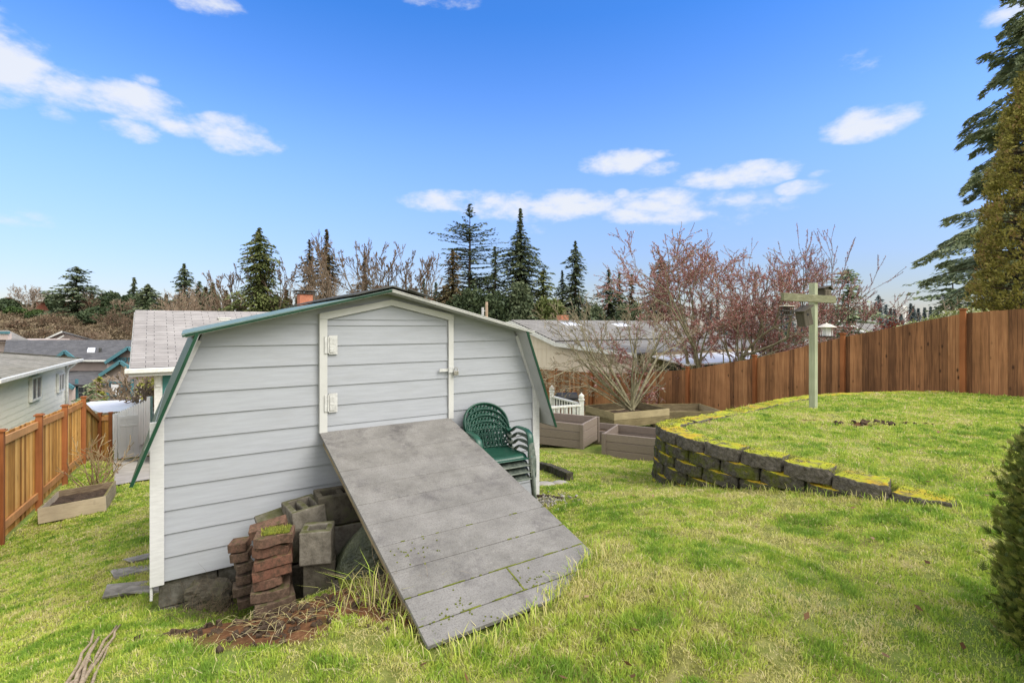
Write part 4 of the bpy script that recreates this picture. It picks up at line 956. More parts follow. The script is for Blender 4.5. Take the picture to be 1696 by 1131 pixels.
mb = MB(); mb.box((5.15, 4.1, rid+.28), (.52, .5, 1.1)); ch = mb.build('chimney', M['chim'], hs); mb = MB(); mb.box((5.15, 4.1, rid+.86), (.66, .62, .05)); mb.box((5.15, 4.1, rid+.97), (.9, .82, .03)); mb.build('chimney_cap', M['tar'], ch)

# white house on the other side of the stained fence
wz = R(30.7); wh = thing('white_house', 'chalky white lap-sided house with a mossy hip roof beyond the stained fence', 'house', (-16.35+.45*.86, 15.75+.45*.51, -4.1), wz)
# local +x faces us/right, wall plane x=0 from y=0..6.6
ze = 2.6
lapwall(wh, 'wall', M['whiteside'], (0, -2.4), (0, 6.6), 0, ze, .21); lapwall(wh, 'wall', M['whiteside'], (-9, -2.4), (0, -2.4), 0, ze, .21); lapwall(wh, 'wall', M['whiteside'], (0, 6.6), (-9, 6.6), 0, ze, .21)
mb = MB(); mb.box((.02, 6.52, ze/2), (.06, .18, ze)); mb.box((.0, 6.63, ze/2), (.14, .05, ze)); mb.build('corner_board', M['white2'], wh)
mb = MB(); mb.tube([(.40, 6.5, 2.52), (.35, 6.5, 2.45), (.12, 6.35, 2.2), (.09, 6.3, 2.0), (.09, 6.3, .1)], .045, 8); mb.build('downspout', M['white2'], wh, smooth=True)
window(wh, (0.02, 1.5), (.02, 2.65), 1.42, 2.28, M['white2'], .07, 1); window(wh, (.02, 4.95), (.02, 5.85), 1.35, 2.12, M['white2'], .07, 1)
ax, bx_, cy, dy = .40, -9.8, -2.9, 7.0; m1 = (cy+dy)/2; hr = 3.55
mb = MB(); a1 = (ax, cy, ze); a2 = (ax, dy, ze); a3 = (bx_, dy, ze); a4 = (bx_, cy, ze); r1 = (ax-4.6, m1, hr); r2 = (bx_+4.6, m1, hr)
def fc(pts):
    p0 = Vector(pts[0]); e = (Vector(pts[1])-p0).normalized(); nn = e.cross(Vector(pts[2])-p0).normalized(); f_ = nn.cross(e); mb.face(pts, [((Vector(q)-p0).dot(e), (Vector(q)-p0).dot(f_)) for q in pts])
fc([a1, a2, r1]); fc([a4, a1, r1, r2]); fc([a2, a3, r2, r1]); fc([a3, a4, r2]); o = mb.build('roof', M['shN'], wh); s_ = o.modifiers.new('s', 'SOLIDIFY'); s_.thickness = .06; s_.offset = -1
mb = MB(); mb.box((ax+.05, m1, ze-.06), (.11, dy-cy+.1, .12)); mb.box(((ax+bx_)/2, cy-.05, ze-.06), (ax-bx_, .10, .12)); mb.build('gutter', M['white2'], wh, bevel=.02)
mb = MB(); mb.box((ax/2-.01, m1, ze-.10), (ax-.02, dy-cy-.1, .02)); mb.box(((ax+bx_)/2, -2.65, ze-.13), (ax-bx_-.1, .46, .02)); mb.build('soffit', M['cream'], wh)
mb = MB(); mb.bar((ax, cy, ze+.03), (ax-4.6, m1, hr+.03), .22, .03); mb.bar((ax, dy, ze+.03), (ax-4.6, m1, hr+.03), .22, .03); mb.build('hip_cap', M['shN'], wh)

# low cream house beyond the brown fence
no = Vector((.36, 30, -4.6)); nh = thing('cream_house', 'low cream house with blue-grey shingles, skylights and patio cover beyond the brown fence', 'house', no, RZ)
# local: x along its ridge (u), -y towards us; peak at y=0
GP = [(8.5, -.9), (0, .22), (-4.2, -.90), (-9.9, -1.21)]
def nz(z): return z-no.z
mb = MB(); Lh = 15
for (ya, za), (yb, zb) in zip(GP[:-1], GP[1:]):
    s_ = math.hypot(ya-yb, za-zb); mb.face([(-.5, yb, nz(zb)), (Lh, yb, nz(zb)), (Lh, ya, nz(za)), (-.5, ya, nz(za))], [(0, 0), (Lh+.5, 0), (Lh+.5, s_), (0, s_)])
o = mb.build('roof', M['shB'], nh); s_ = o.modifiers.new('s', 'SOLIDIFY'); s_.thickness = .08; s_.offset = -1
mb = MB(); outl = [(8.0, 0), (8.0, nz(-.95)), (0, nz(.10)), (-4.2, nz(-1.02)), (-9.4, nz(-1.30)), (-9.4, 0)]
mb.prism(outl, 0, .12); mb.v = [(v[1], v[0], v[2]) for v in mb.v]; mb.build('gable_wall', M['beige'], nh)
mb = MB()
for k in range(30): yy = -9.3+.3*k; 
for k in range(int(13.5/.4)): yy = -9.2+k*.4; zt_ = nz(np.interp(yy, [-9.4, -4.2, 0, 8], [-1.32, -1.04, .08, -.97])); mb.bx(-.012, -.001, yy-.02, yy+.02, 0, zt_-.03)
mb.bx(-.03, -.013, -9.4, 8.0, nz(-1.34), nz(-1.28)); mb.build('battens', M['beige'], nh)
mb = MB(); mb.bar((-.52, 0, nz(.12)), (-.52, -4.2, nz(-1.0)), .05, .22); mb.bar((-.52, -4.2, nz(-1.02)), (-.52, -9.9, nz(-1.33)), .05, .20); mb.bar((-.52, 0, nz(.12)), (-.52, 8.5, nz(-1.0)), .05, .22); mb.build('rake_board', M['white2'], nh)
mb = MB(); mb.box((Lh/2, -9.93, nz(-1.32)), (Lh, .06, .20)); mb.build('fascia', M['woodgrey'], nh)
mb = MB(); mb.bx(0.12, Lh, -8.2, -8.1, 0, nz(-1.35)); mb.build('wall', M['beige'], nh)
mb = MB(); mb.bx(-.02, .12, -9.41, -9.2, 0, nz(-1.38)); mb.build('corner_board', M['white2'], nh)
window(nh, (3.2, -8.2), (4.6, -8.2), nz(-2.9), nz(-1.75), M['white2'], .05, 1); window(nh, (6.2, -8.2), (8.2, -8.2), nz(-3.6), nz(-1.75), M['white2'], .05, 1, 'patio_door')
mb = MB(); mb.hexa([(.3, -11.9, nz(-1.66)), (8.8, -11.9, nz(-1.66)), (8.8, -9.97, nz(-1.40)), (.3, -9.97, nz(-1.40))], [(.3, -11.9, nz(-1.60)), (8.8, -11.9, nz(-1.60)), (8.8, -9.97, nz(-1.34)), (.3, -9.97, nz(-1.34))]); pc = mb.build('patio_cover', M['whitepvc'], nh)
for xx in (.5, 3.2, 6, 8.6): mb = MB(); mb.box((xx, -11.7, nz(-1.68)/2), (.10, .10, nz(-1.68))); mb.build('cover_post', M['white2'], nh)
for x_, y_ in ((3.3, -1.0), (7.4, -1.2)):
    zz = nz(.22+(y_/4.2)*1.12); mb = MB(); mb.box((x_, y_, zz+.07), (1.2, .7, .10), rotm(R(15), 0, 0)); mb.build('skylight', M['skylight'], nh, bevel=.01)
mb = MB(); mb.box((4.4, 1.2, nz(.15)), (.6, .5, 1.0)); ch = mb.build('chimney', M['chim'], nh)
mb = MB(); mb.box((2.0, -2.6, nz(-.42)), (.1, .1, .3)); mb.build('vent_pipe', M['tar'], nh)

# pink townhouses with teal trim, down the hill
o0 = Vector((P(120, 0, 45).x, 45, h1(P(120, 0, 45).x, 45))); th = thing('townhouse', 'pink two-storey house with teal rakes and dark roof below the hillside', 'house', o0)
def q(n_, m_, pts, thick=.15, dirv=(0, -1, 0)): return px_poly(n_, M[m_], pts, th, o0, thick, dirv)
q('roof', 'shD', [(3, 598, 41.0), (300, 597, 41.0), (300, 563, 46), (10, 563, 46)], .12, (0, 0, 1)); q('roof', 'shD', [(300, 598, 51.0), (3, 597, 51.0), (10, 563, 46), (300, 563, 46)], .12, (0, 0, 1))
q('wall', 'pink', [(97, 597, 41.8), (300, 597, 41.8), (300, 690, 41.8), (97, 690, 41.8)], 8)
q('wall', 'pink', [(5, 598, 41.9), (97, 598, 41.9), (97, 690, 41.9), (5, 690, 41.9)], 7.8)
q('gutter', 'white2', [(118, 596, 40.9), (185, 596, 40.9), (185, 599, 40.9), (118, 599, 40.9)], .1)
def gable(xc, yp, hw, yb, Y, bottom, back):
    q('gable_wall', 'pink', [(xc-hw+3, yb, Y), (xc, yp+3, Y), (xc+hw-3, yb, Y), (xc+hw-3, bottom, Y), (xc-hw+3, bottom, Y)], .3)
    q('roof', 'shD', [(xc-hw, yb, Y-.5), (xc, yp, Y-.5), (xc, yp, Y+back), (xc-hw, yb, Y+back)], .1, (0, 0, 1)); q('roof', 'shD', [(xc, yp, Y-.5), (xc+hw, yb, Y-.5), (xc+hw, yb, Y+back), (xc, yp, Y+back)], .1, (0, 0, 1))
    a_ = P(xc, yp, Y-.55)-o0
    for s_ in (-1, 1): b_ = P(xc+s_*hw, yb+1, Y-.55)-o0; mb = MB(); mb.bar(a_, b_, .12, .24); mb.build('rake_board', M['tealtrim'], th)
gable(107, 582, 22, 598, 41.0, 600, 4); gable(212, 576, 38, 600, 40.2, 622, 4)
q('porch_roof', 'shD', [(97, 637, 37.0), (178, 637, 37.0), (178, 614, 41.5), (97, 614, 41.5)], .12, (0, 0, 1))
gable(199, 599, 34, 621, 37.5, 690, 4); gable(98, 628, 24, 642, 36.5, 690, 3)
for (x0, x1, y0, y1, Y, fr) in [(188, 210, 592, 599, 40.1, 'tealtrim'), (213, 228, 592, 599, 40.1, 'tealtrim'), (180, 214, 632, 656, 37.3, 'tealtrim'), (130, 150, 640, 660, 41.6, 'white2')]:
    a_ = P(x0, y1, Y)-o0; b_ = P(x1, y0, Y)-o0; window(th, (a_.x, a_.y), (b_.x, a_.y), a_.z, b_.z, M[fr], .05, 2 if x1-x0 > 20 else 1, cross=1)
q('window', 'whitepvc', [(184, 636, 37.2), (196, 636, 37.2), (196, 654, 37.2), (184, 654, 37.2)], .03)
for x0 in (176, 216, 124): q('trim_post', 'tealtrim', [(x0, 628, 37.2), (x0+4, 628, 37.2), (x0+4, 690, 37.2), (x0, 690, 37.2)], .1)
q('skylight', 'skylight', [(144, 584, 42.8), (157, 584, 42.8), (158, 578, 43.8), (146, 578, 43.8)], -.12, (0, 0, 1)); mb = MB(); a_ = P(166, 581, 43)-o0; mb.box(a_, (.15, .15, .5)); mb.build('vent_pipe', M['tar'], th)
o1 = Vector((P(20, 0, 55).x, 55, h1(P(20, 0, 55).x, 55)))
def small_house(label, o1, parts):
    t = thing('distant_house', label, 'house', o1)
    for n_, m_, pts, thk, dv in parts: px_poly(n_, M[m_], pts, t, o1, thk, dv)
small_house('grey-roofed house with teal window trim above the white house roof', o1, [('roof', 'shB', [(-40, 548, 56), (14, 547, 56), (48, 563, 52), (-40, 563, 52)], .15, (0, 0, 1)), ('wall', 'pink', [(-40, 563, 53), (46, 563, 53), (46, 640, 53), (-40, 640, 53)], 5, (0, -1, 0)), ('dormer_wall', 'pink', [(0, 552, 52), (13, 552, 52), (13, 566, 52), (0, 566, 52)], .4, (0, -1, 0)), ('dormer_trim', 'tealtrim', [(-1, 549, 51.9), (15, 549, 51.9), (15, 553, 51.9), (-1, 553, 51.9)], .1, (0, -1, 0))])
o1 = Vector((P(90, 0, 62).x, 62, h1(P(90, 0, 62).x, 62)))
small_house('house showing only its white-edged gable roof behind the dark ridge', o1, [('roof', 'shD', [(62, 566, 60), (102, 549, 60), (106, 549, 66), (66, 566, 66)], .15, (0, 0, 1)), ('roof', 'shB', [(102, 549, 60), (168, 566, 60), (168, 566, 66), (106, 549, 66)], .15, (0, 0, 1)), ('gable_wall', 'pink', [(66, 567, 60.5), (104, 551, 60.5), (160, 567, 60.5), (160, 640, 60.5), (66, 640, 60.5)], .3, (0, -1, 0)), ('rake_board', 'white2', [(62, 566, 59.9), (102, 548, 59.9), (102, 551, 59.9), (65, 567, 59.9)], .1, (0, -1, 0)), ('rake_board', 'white2', [(84, 566, 59.8), (105, 555, 59.8), (105, 557, 59.8), (88, 567, 59.8)], .1, (0, -1, 0))])
o1 = Vector((P(100, 0, 112).x, 112, h1(P(100, 0, 112).x, 112)))
small_house('long red brick building with a pale roof on top of the hill', o1, [('roof', 'shN', [(58, 499, 110), (142, 499, 110), (138, 487, 118), (64, 486, 118)], .3, (0, 0, 1)), ('wall', 'redbrick', [(60, 498, 112), (140, 498, 112), (140, 530, 112), (60, 530, 112)], 8, (0, -1, 0)), ('eave_board', 'white2', [(58, 497, 109.8), (142, 497, 109.8), (142, 499, 109.8), (58, 499, 109.8)], .2, (0, -1, 0)), ('chimney', 'chim', [(117, 491, 111.5), (124, 491, 111.5), (124, 500, 111.5), (117, 500, 111.5)], .8, (0, -1, 0))])
o1 = Vector((P(1410, 0, 55).x, 55, h1(P(1410, 0, 55).x, 55)))
small_house('grey gabled house peeking over the brown fence behind the birdhouse post', o1, [('roof', 'shB', [(1368, 556, 52), (1470, 553, 52), (1450, 531, 58), (1402, 529, 58)], .15, (0, 0, 1)), ('wall', 'whiteside', [(1376, 553, 53.5), (1466, 551, 53.5), (1466, 620, 53.5), (1376, 620, 53.5)], 5, (0, -1, 0)), ('rake_board', 'white2', [(1366, 556, 51.9), (1470, 553, 51.9), (1470, 555, 51.9), (1366, 558, 51.9)], .1, (0, -1, 0)), ('rake_board', 'white2', [(1388, 531, 55), (1392, 530, 55), (1440, 551, 51.9), (1436, 553, 51.9)], .1, (0, 0, 1))])
# carport roof, picket fence
o1 = Vector(P(195, 690, 19)); t = thing('carport', 'white flat carport roof with a brown edge between the fence and the picket fence', 'carport', (o1.x, o1.y, h1(o1.x, o1.y)))
oo = Vector(t.location)
px_poly('roof_sheet', M['whitepvc'], [(133, 671, 22.0), (168, 684, 18.8), (236, 677, 18.6), (245, 660, 23.5), (150, 665, 24)], t, oo, .08, (0, 0, 1)); px_poly('edge_board', M['woodgrey'], [(168, 684, 18.7), (212, 680, 18.5), (212, 684, 18.5), (168, 688, 18.7)], t, oo, .05, (0, -1, 0))
for px_, Y_ in ((150, 21), (230, 21)): q_ = P(px_, 676, Y_)-oo; mb = MB(); zb_ = h1(q_.x+oo.x, q_.y+oo.y)-oo.z; mb.box((q_.x, q_.y, (q_.z+zb_)/2), (.1, .1, q_.z-zb_)); mb.build('carport_post', M['white2'], t)
def picket(label, seg):
    o1 = P(*seg[0]); t = thing('picket_fence', label, 'fence', o1); k = 0
    a_ = P(*seg[0]); b_ = P(*seg[1]); n = int((b_-a_).length/.13); mb = MB()
    for i in range(n+1):
        c_ = a_.lerp(b_, i/n)-o1; mb.box((c_.x, c_.y, c_.z-.7), (.075, .02, 1.4)); mb.hexa([(c_.x-.037, c_.y-.01, c_.z), (c_.x+.037, c_.y-.01, c_.z), (c_.x+.037, c_.y+.01, c_.z), (c_.x-.037, c_.y+.01, c_.z)], [(c_.x-.005, c_.y-.01, c_.z+.06), (c_.x+.005, c_.y-.01, c_.z+.06), (c_.x+.005, c_.y+.01, c_.z+.06), (c_.x-.005, c_.y+.01, c_.z+.06)])
    mb.build('pickets', M['whitepvc'], t)
    for dz in (-.2, -1.0): mb = MB(); mb.bar(Vector((0, .04, dz)), b_-o1+Vector((0, .04, dz)), .04, .09); mb.build('rail', M['whitepvc'], t)
    mb = MB(); c_ = b_-o1; mb.box((c_.x+.08, c_.y, c_.z-.6), (.12, .12, 1.5)); mb.build('post', M['whitepvc'], t)
picket('white picket fence climbing behind the vinyl gate', [(188, 688, 17.6), (244, 664, 17.0)]); picket('short white picket fence between the climbing pickets and the teal house', [(246, 676, 19.5), (275, 673, 19.5)])
# utility pole, street lamp
def pole(label, px, ytop, Y, r, name='utility_pole', cat='utility pole'):
    p = P(px, ytop, Y); zb_ = h1(p.x, p.y); t = thing(name, label, cat, (p.x, p.y, zb_)); mb = MB(); mb.tube([(0, 0, -.5), (0, 0, p.z-zb_)], [r, r*.75], 10); mb.build('pole_shaft', M['polewood'] if name == 'utility_pole' else M['white2'], t, smooth=True); return t, p.z-zb_
t, h_ = pole('wooden utility pole rising above the shed roof slope', 806, 500, 45, .16)
mb = MB(); mb.tube([(-.35, 0, h_-1.2), (-.35, 0, h_-.5)], .12, 10); mb.bar((-.35, 0, h_-.8), (0, 0, h_-.8), .08); mb.build('transformer', M['galv'], t)
t, h_ = pole('small distant utility pole above the grey shingle roof', 373, 508, 60, .16)
t, h_ = pole('slim street lamp with a pale head above the fence top', 1499, 512, 60, .08, 'street_lamp', 'street lamp')
mb = MB(); mb.box((-.1, 0, h_+.1), (.55, .3, .5), jit=.03); mb.build('lamp_head', M['white2'], t, bevel=.08)

# ------------------------------------------------------------------ trees
def quads(name, C, A, B_, mat, tint, parent):
    """diamond leaves: centre C, half axes A (long) and B_ (wide)"""
    n = len(C); V = np.empty((n, 4, 3)); V[:, 0] = C-A; V[:, 1] = C+B_-A*.1; V[:, 2] = C+A; V[:, 3] = C-B_-A*.1
    return np_mesh(name, V.reshape(-1, 3), np.arange(n*4).reshape(n, 4), mat, np.repeat(tint, 4), parent)
def unit(v): return v/np.maximum(np.linalg.norm(v, axis=-1, keepdims=True), 1e-9)
def segs_mesh(name, P0, P1, r0, r1, mat, parent, sides=3):
    d = unit(P1-P0); ref = np.where(np.abs(d[:, 2:3]) < .9, np.array([[0, 0, 1.]]), np.array([[1., 0, 0]])); x = unit(np.cross(d, ref)); y = np.cross(d, x); n = len(P0)
    V = np.empty((n, 2, sides, 3))
    for j in range(sides):
        an = 2*math.pi*j/sides; o = x*math.cos(an)+y*math.sin(an); V[:, 0, j] = P0+o*r0[:, None]; V[:, 1, j] = P1+o*r1[:, None]
    base = (np.arange(n)*2*sides)[:, None]; F_ = [np.concatenate([base+j, base+(j+1) % sides, base+sides+(j+1) % sides, base+sides+j], 1) for j in range(sides)]
    return np_mesh(name, V.reshape(-1, 3), np.concatenate(F_), mat, np.full(n*2*sides, .5), parent)
def tree_base(px, Y, dz=0): x = (px-CX)/F*Y; return Vector((x, Y, h1(x, Y)+dz))
def conifer(name, label, px, ytop, Y, hw, mat, seed, dens=1.0, droop=.25, prof=.85, bare=0, spray=None, up=0, group=None, gap=0, trunkmat='barkdark', lean=0, cat='tree'):
    """px column, top row, depth, half width in photo px"""
    g = np.random.default_rng(seed); b = tree_base(px, Y); top = (HY-ytop)/F*Y; h = top-b.z; r = hw/F*Y*1.25; t = thing(name, label, cat, b, group=group)
    tr = MB(); n = 10
    tr.tube([(lean*h*(i/n)**2+g.normal(0, .002*h), 0, h*i/n-(.3 if i == 0 else 0)) for i in range(n+1)], [max(.018*h*(1-i/n)**.9, .02) for i in range(n+1)], 8); tr.build('trunk', M[trunkmat], t, smooth=True)
    spray = spray or max(.34, Y*.0056); nb_ = int(260*dens*(h/14)**.5); C = []; A = []; Bv = []; T = []; BP0 = []; BP1 = []; BR = []
    for i in range(nb_):
        f = bare+(1-bare)*(i+g.random())/nb_; f = min(f, .995)
        if gap and math.sin(f*gap*6.28) > .55 and g.random() < .7: continue
        L = r*(min(1.12, (1-f)/.55)**prof)*(.42+.8*g.random()**.8)*(.85+.35*math.sin(f*17+seed))+.02*r; 
        if f > .6 and g.random() < .15: L *= 1.3
        az = g.random()*6.283; sl = up*(f)+(-droop)*(1-f*.6)+g.normal(0, .06); dr = np.array([math.cos(az), math.sin(az), sl]); k = max(3, int(L/spray*3.2)); u_ = (np.arange(k)+.4+g.random(k)*.6)/k
        pos = np.stack([dr[0]*u_*L, dr[1]*u_*L, h*f+sl*u_*L-.10*L*u_**2+.12*L*max(0, up)*u_**2], 1); pos[:, 0] += lean*h*f*f
        lat = np.array([-math.sin(az), math.cos(az), 0]); side = g.choice([-1, 0, 1], k); wid = (.10+.22*np.sin(np.clip(u_, .05, 1)*2.6))*L*.55*g.random(k)
        pos = pos+lat*(side*wid)[:, None]; pos[:, 2] += g.normal(0, .12*spray, k)-abs(side)*wid*.2
        dd = unit(dr+lat*(side*.8)[:, None]+g.normal(0, .25, (k, 3))+np.array([0, 0, -.25])); ww = unit(np.cross(dd, g.normal(0, .5, (k, 3))+np.array([0, 0, 1.])))
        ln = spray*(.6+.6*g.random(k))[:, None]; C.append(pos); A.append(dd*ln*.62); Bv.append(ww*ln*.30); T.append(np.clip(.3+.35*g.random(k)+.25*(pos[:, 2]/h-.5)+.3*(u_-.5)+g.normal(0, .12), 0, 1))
        BP0.append([lean*h*f*f, 0, h*f]); BP1.append([lean*h*f*f+dr[0]*L*.9, dr[1]*L*.9, h*f+sl*L*.9-.08*L]); BR.append(max(.006*h*(1-f), .012))
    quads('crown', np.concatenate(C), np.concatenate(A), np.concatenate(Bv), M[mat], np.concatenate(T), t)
    br = np.array(BR); segs_mesh('branches', np.array(BP0, float), np.array(BP1, float), br, br*.25, M[trunkmat], t); return t
def grow(g, p, d, L, rad, depth, out, tips, spread=.5, trop=.1, ratio=.72, kids=(2, 3), wob=.15, nseg=3, minr=.003):
    p = p.copy(); d = d.copy(); r0 = rad
    for s_ in range(nseg):
        d = d+g.normal(0, wob, 3)+np.array([0, 0, trop]); d /= np.linalg.norm(d); q_ = p+d*L/nseg; r1 = max(rad*(1-(s_+1)/nseg*.35), minr); out.append((p, q_, r0, r1)); p = q_; r0 = r1
        if depth > 0 and s_ < nseg-1 and g.random() < .5:
            dd = d+g.normal(0, spread, 3); dd /= np.linalg.norm(dd); grow(g, p, dd, L*ratio*.8, r1*.6, depth-1, out, tips, spread, trop, ratio, kids, wob, nseg, minr)
    if depth <= 0: tips.append((p, d)); return
    for k in range(g.integers(kids[0], kids[1]+1)):
        dd = d+g.normal(0, spread, 3); dd /= np.linalg.norm(dd); grow(g, p, dd, L*ratio*(.8+.4*g.random()), r1*.68, depth-1, out, tips, spread, trop, ratio, kids, wob, nseg, minr)
def bare_tree(name, label, b, stems, seed, barkm='twig', bud=None, nbud=0, budsize=.03, depth=4, group=None, twigm=None, cat='tree', part='branches', **kw):
    """stems: list of (dir, length, radius)"""
    g = np.random.default_rng(seed); t = thing(name, label, cat, b, group=group); out = []; tips = []
    for (d, L, rad) in stems: d = np.array(d, float); d /= np.linalg.norm(d); grow(g, np.array([g.normal(0, .04), g.normal(0, .04), -.05]), d, L, rad, depth, out, tips, **kw)
    P0 = np.array([o[0] for o in out]); P1 = np.array([o[1] for o in out]); r0 = np.array([o[2] for o in out]); r1 = np.array([o[3] for o in out]); th_ = np.quantile(r0, .75) if twigm else -1
    big = r0 >= th_; segs_mesh('trunk', P0[big], P1[big], r0[big], r1[big], M[barkm], t, 5)
    if twigm: segs_mesh(part, P0[~big], P1[~big], r0[~big], r1[~big], M[twigm], t, 3)
    if bud:
        idx = g.choice(np.where(r0 <= np.quantile(r0, .6))[0], nbud); f = g.random(nbud)[:, None]; C = P0[idx]*(1-f)+P1[idx]*f+g.normal(0, budsize*.6, (nbud, 3)); A = unit(g.normal(0, 1, (nbud, 3)))*budsize*(.6+.8*g.random(nbud))[:, None]; B_ = unit(np.cross(A, g.normal(0, 1, (nbud, 3))))*budsize*.5
        quads('blossoms' if bud == 'l_bud' else 'bud_clumps', C, A, B_, M[bud], np.clip(g.random(nbud)**1.6, 0, 1), t)
    return t
def bushy(name, label, b, rx, rz_, mat, seed, n=6000, leaf=.25, lob=16, cat='tree', trunk=True, group=None, ry=None, branches=True):
    """crown of leaf clusters through an uneven lobed volume"""
    g = np.random.default_rng(seed); t = thing(name, label, cat, b, group=group); ry = ry or rx
    cs = g.normal(0, 1, (lob, 3)); cs = unit(cs)*np.array([rx*.55, ry*.55, rz_*.5])*(.5+.5*g.random((lob, 1))); cs[:, 2] += rz_*1.05; rs = (.22+.3*g.random(lob))
    k = g.integers(0, lob, n); dv = unit(g.normal(0, 1, (n, 3))); rad = (1-.45*g.random(n)**1.5)[:, None]; C = cs[k]+dv*rad*rs[k][:, None]*np.array([rx, ry, rz_])*(.9+.3*vnoise(dv[:, 0]*3+k, dv[:, 2]*3, 3, 1, 2))[:, None]
    C = C[C[:, 2] > .02*rz_]; n = len(C); dd = unit(g.normal(0, 1, (n, 3))+np.array([0, 0, .2])); ww = unit(np.cross(dd, g.normal(0, 1, (n, 3)))); ln = leaf*(.6+.8*g.random(n))[:, None]
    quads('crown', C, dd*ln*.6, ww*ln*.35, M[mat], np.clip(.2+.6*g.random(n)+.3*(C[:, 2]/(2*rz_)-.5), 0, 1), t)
    if trunk:
        mb = MB(); mb.tube([(0, 0, -.3), (0, 0, rz_*1.0)], [rx*.08, rx*.04], 7); mb.build('trunk', M['barkdark'], t)
    return t
G1 = 'tall conifers on the skyline'
conifer('fir_tree', 'tallest sparse fir with long upswept branches above the shed roof', 778, 338, 72, 62, 'n_fir', 1, 1.25, -.05, .75, .10, up=.25, group=G1, gap=7)
conifer('fir_tree', 'dense dark fir with a knobbly narrow top next to the tallest fir', 862, 345, 72, 56, 'n_fir', 2, 2.6, .15, 1.25, .08, group=G1)
conifer('fir_tree', 'slender fir standing between the two tallest ones', 820, 408, 70, 30, 'n_fir', 3, 1.3, .1, .8, .1, group=G1)
conifer('cedar_tree', 'brown-tipped bushy conifer at the near side of the tallest fir', 750, 414, 68, 34, 'n_brownc', 4, 2.2, .2, .75, 0, group=G1)
conifer('fir_tree', 'green fir with an airy outline just right of the knobbly one', 900, 445, 70, 38, 'n_cedar', 5, 1.7, .2, .8, group=G1)
conifer('fir_tree', 'lone spire-topped fir standing apart above the cream house roof', 953, 399, 74, 34, 'n_fir', 6, 2.0, .22, .95, group=G1)
conifer('fir_tree', 'small fir leaning on the spire-topped one', 931, 448, 74, 20, 'n_fir', 7, 1.2, .2, .8, group=G1)
conifer('fir_tree', 'twin-topped green fir behind the bare shrub', 1008, 446, 78, 28, 'n_fir', 8, 1.5, .2, .8, group=G1)
conifer('fir_tree', 'short second top beside the twin-topped fir', 1026, 452, 79, 22, 'n_fir', 9, 1.2, .2, .8, group=G1)
conifer('cedar_tree', 'dull reddish conifer behind the edge of the pink tree', 1046, 454, 76, 18, 'n_brownc', 10, 1.2, .2, .8, group=G1)
conifer('cedar_tree', 'reddish brown conifer standing behind the pink blossom', 1095, 424, 80, 38, 'n_brownc', 11, 1.8, .2, .8, group=G1)
conifer('cedar_tree', 'big olive green cedar with a feathery spire left of the chimney', 430, 377, 62, 52, 'n_cedar', 12, 3.4, .3, .8, group=G1, prof=.85) if False else conifer('cedar_tree', 'big olive green cedar with a feathery spire above the grey shingle roof', 430, 377, 62, 52, 'n_cedar', 12, 3.2, .3, .8, group=G1)
conifer('cedar_tree', 'thin spire of a conifer wrapped in brown ivy above the chimney', 512, 397, 66, 26, 'n_brownc', 13, 1.6, .25, .7, group=G1)
conifer('cedar_tree', 'taller thin conifer spire with drooping sprays near the chimney', 541, 380, 68, 28, 'n_brownc', 14, 1.7, .3, .8, .35, group=G1)
conifer('fir_tree', 'brownish medium fir among the bare trees above the shed ridge', 604, 421, 70, 26, 'n_brownc', 15, 1.5, .15, .8, group=G1)
for k, (px, yt, hw) in enumerate([(702, 462, 18), (722, 468, 16), (688, 478, 22), (740, 470, 18)]):
    conifer('fir_tree', ['small grey-green fir peeking over the shed ridge', 'tiny fir beside the small grey-green one', 'low wide fir just above the shed ridge', 'stubby fir at the foot of the brown-tipped conifer'][k], px, yt, 85, hw, 'n_fir', 20+k, 1.2, .15, .8, group='little firs above the shed ridge')
conifer('spruce_tree', 'lone layered spruce with broad level branches on the hill by the brick building', 127, 443, 92, 36, 'n_fir', 30, 1.5, .05, .62, .12, group='conifers on the hill', gap=6, up=.1)
conifer('fir_tree', 'dark pointed fir beside the grey shingle roof ridge', 245, 471, 88, 28, 'n_fir', 31, 2.0, .15, .8, group='conifers on the hill')
conifer('fir_tree', 'thin fir top rising behind the round brown tree', 305, 437, 90, 22, 'n_fir', 32, 1.5, .2, .8, group='conifers on the hill')
conifer('fir_tree', 'short dark fir right of the round brown tree', 352, 468, 92, 18, 'n_fir', 33, 1.3, .2, .8, group='conifers on the hill')
conifer('fir_tree', 'short fir crowding the thin fir top', 330, 466, 94, 22, 'n_fir', 34, 1.3, .2, .8, group='conifers on the hill')
conifer('fir_tree', 'stunted dark fir on the ridge between the layered spruce and the pointed fir', 222, 460, 100, 10, 'n_fir', 35, 1.0, .2, .8, group='conifers on the hill')
conifer('spruce_tree', 'dark ragged spruce standing behind the birdhouse post', 1405, 446, 50, 44, 'n_blue', 36, 1.5, .0, .6, .1, gap=5, up=.12)
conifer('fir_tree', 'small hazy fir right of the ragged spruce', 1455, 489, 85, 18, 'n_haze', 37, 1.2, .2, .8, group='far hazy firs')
conifer('spruce_tree', 'grey-green spreading conifer above the fence left of the clipped column tree', 1578, 432, 34, 78, 'n_blue', 38, 1.5, .05, .6, .05, gap=4, up=.05, spray=.30)
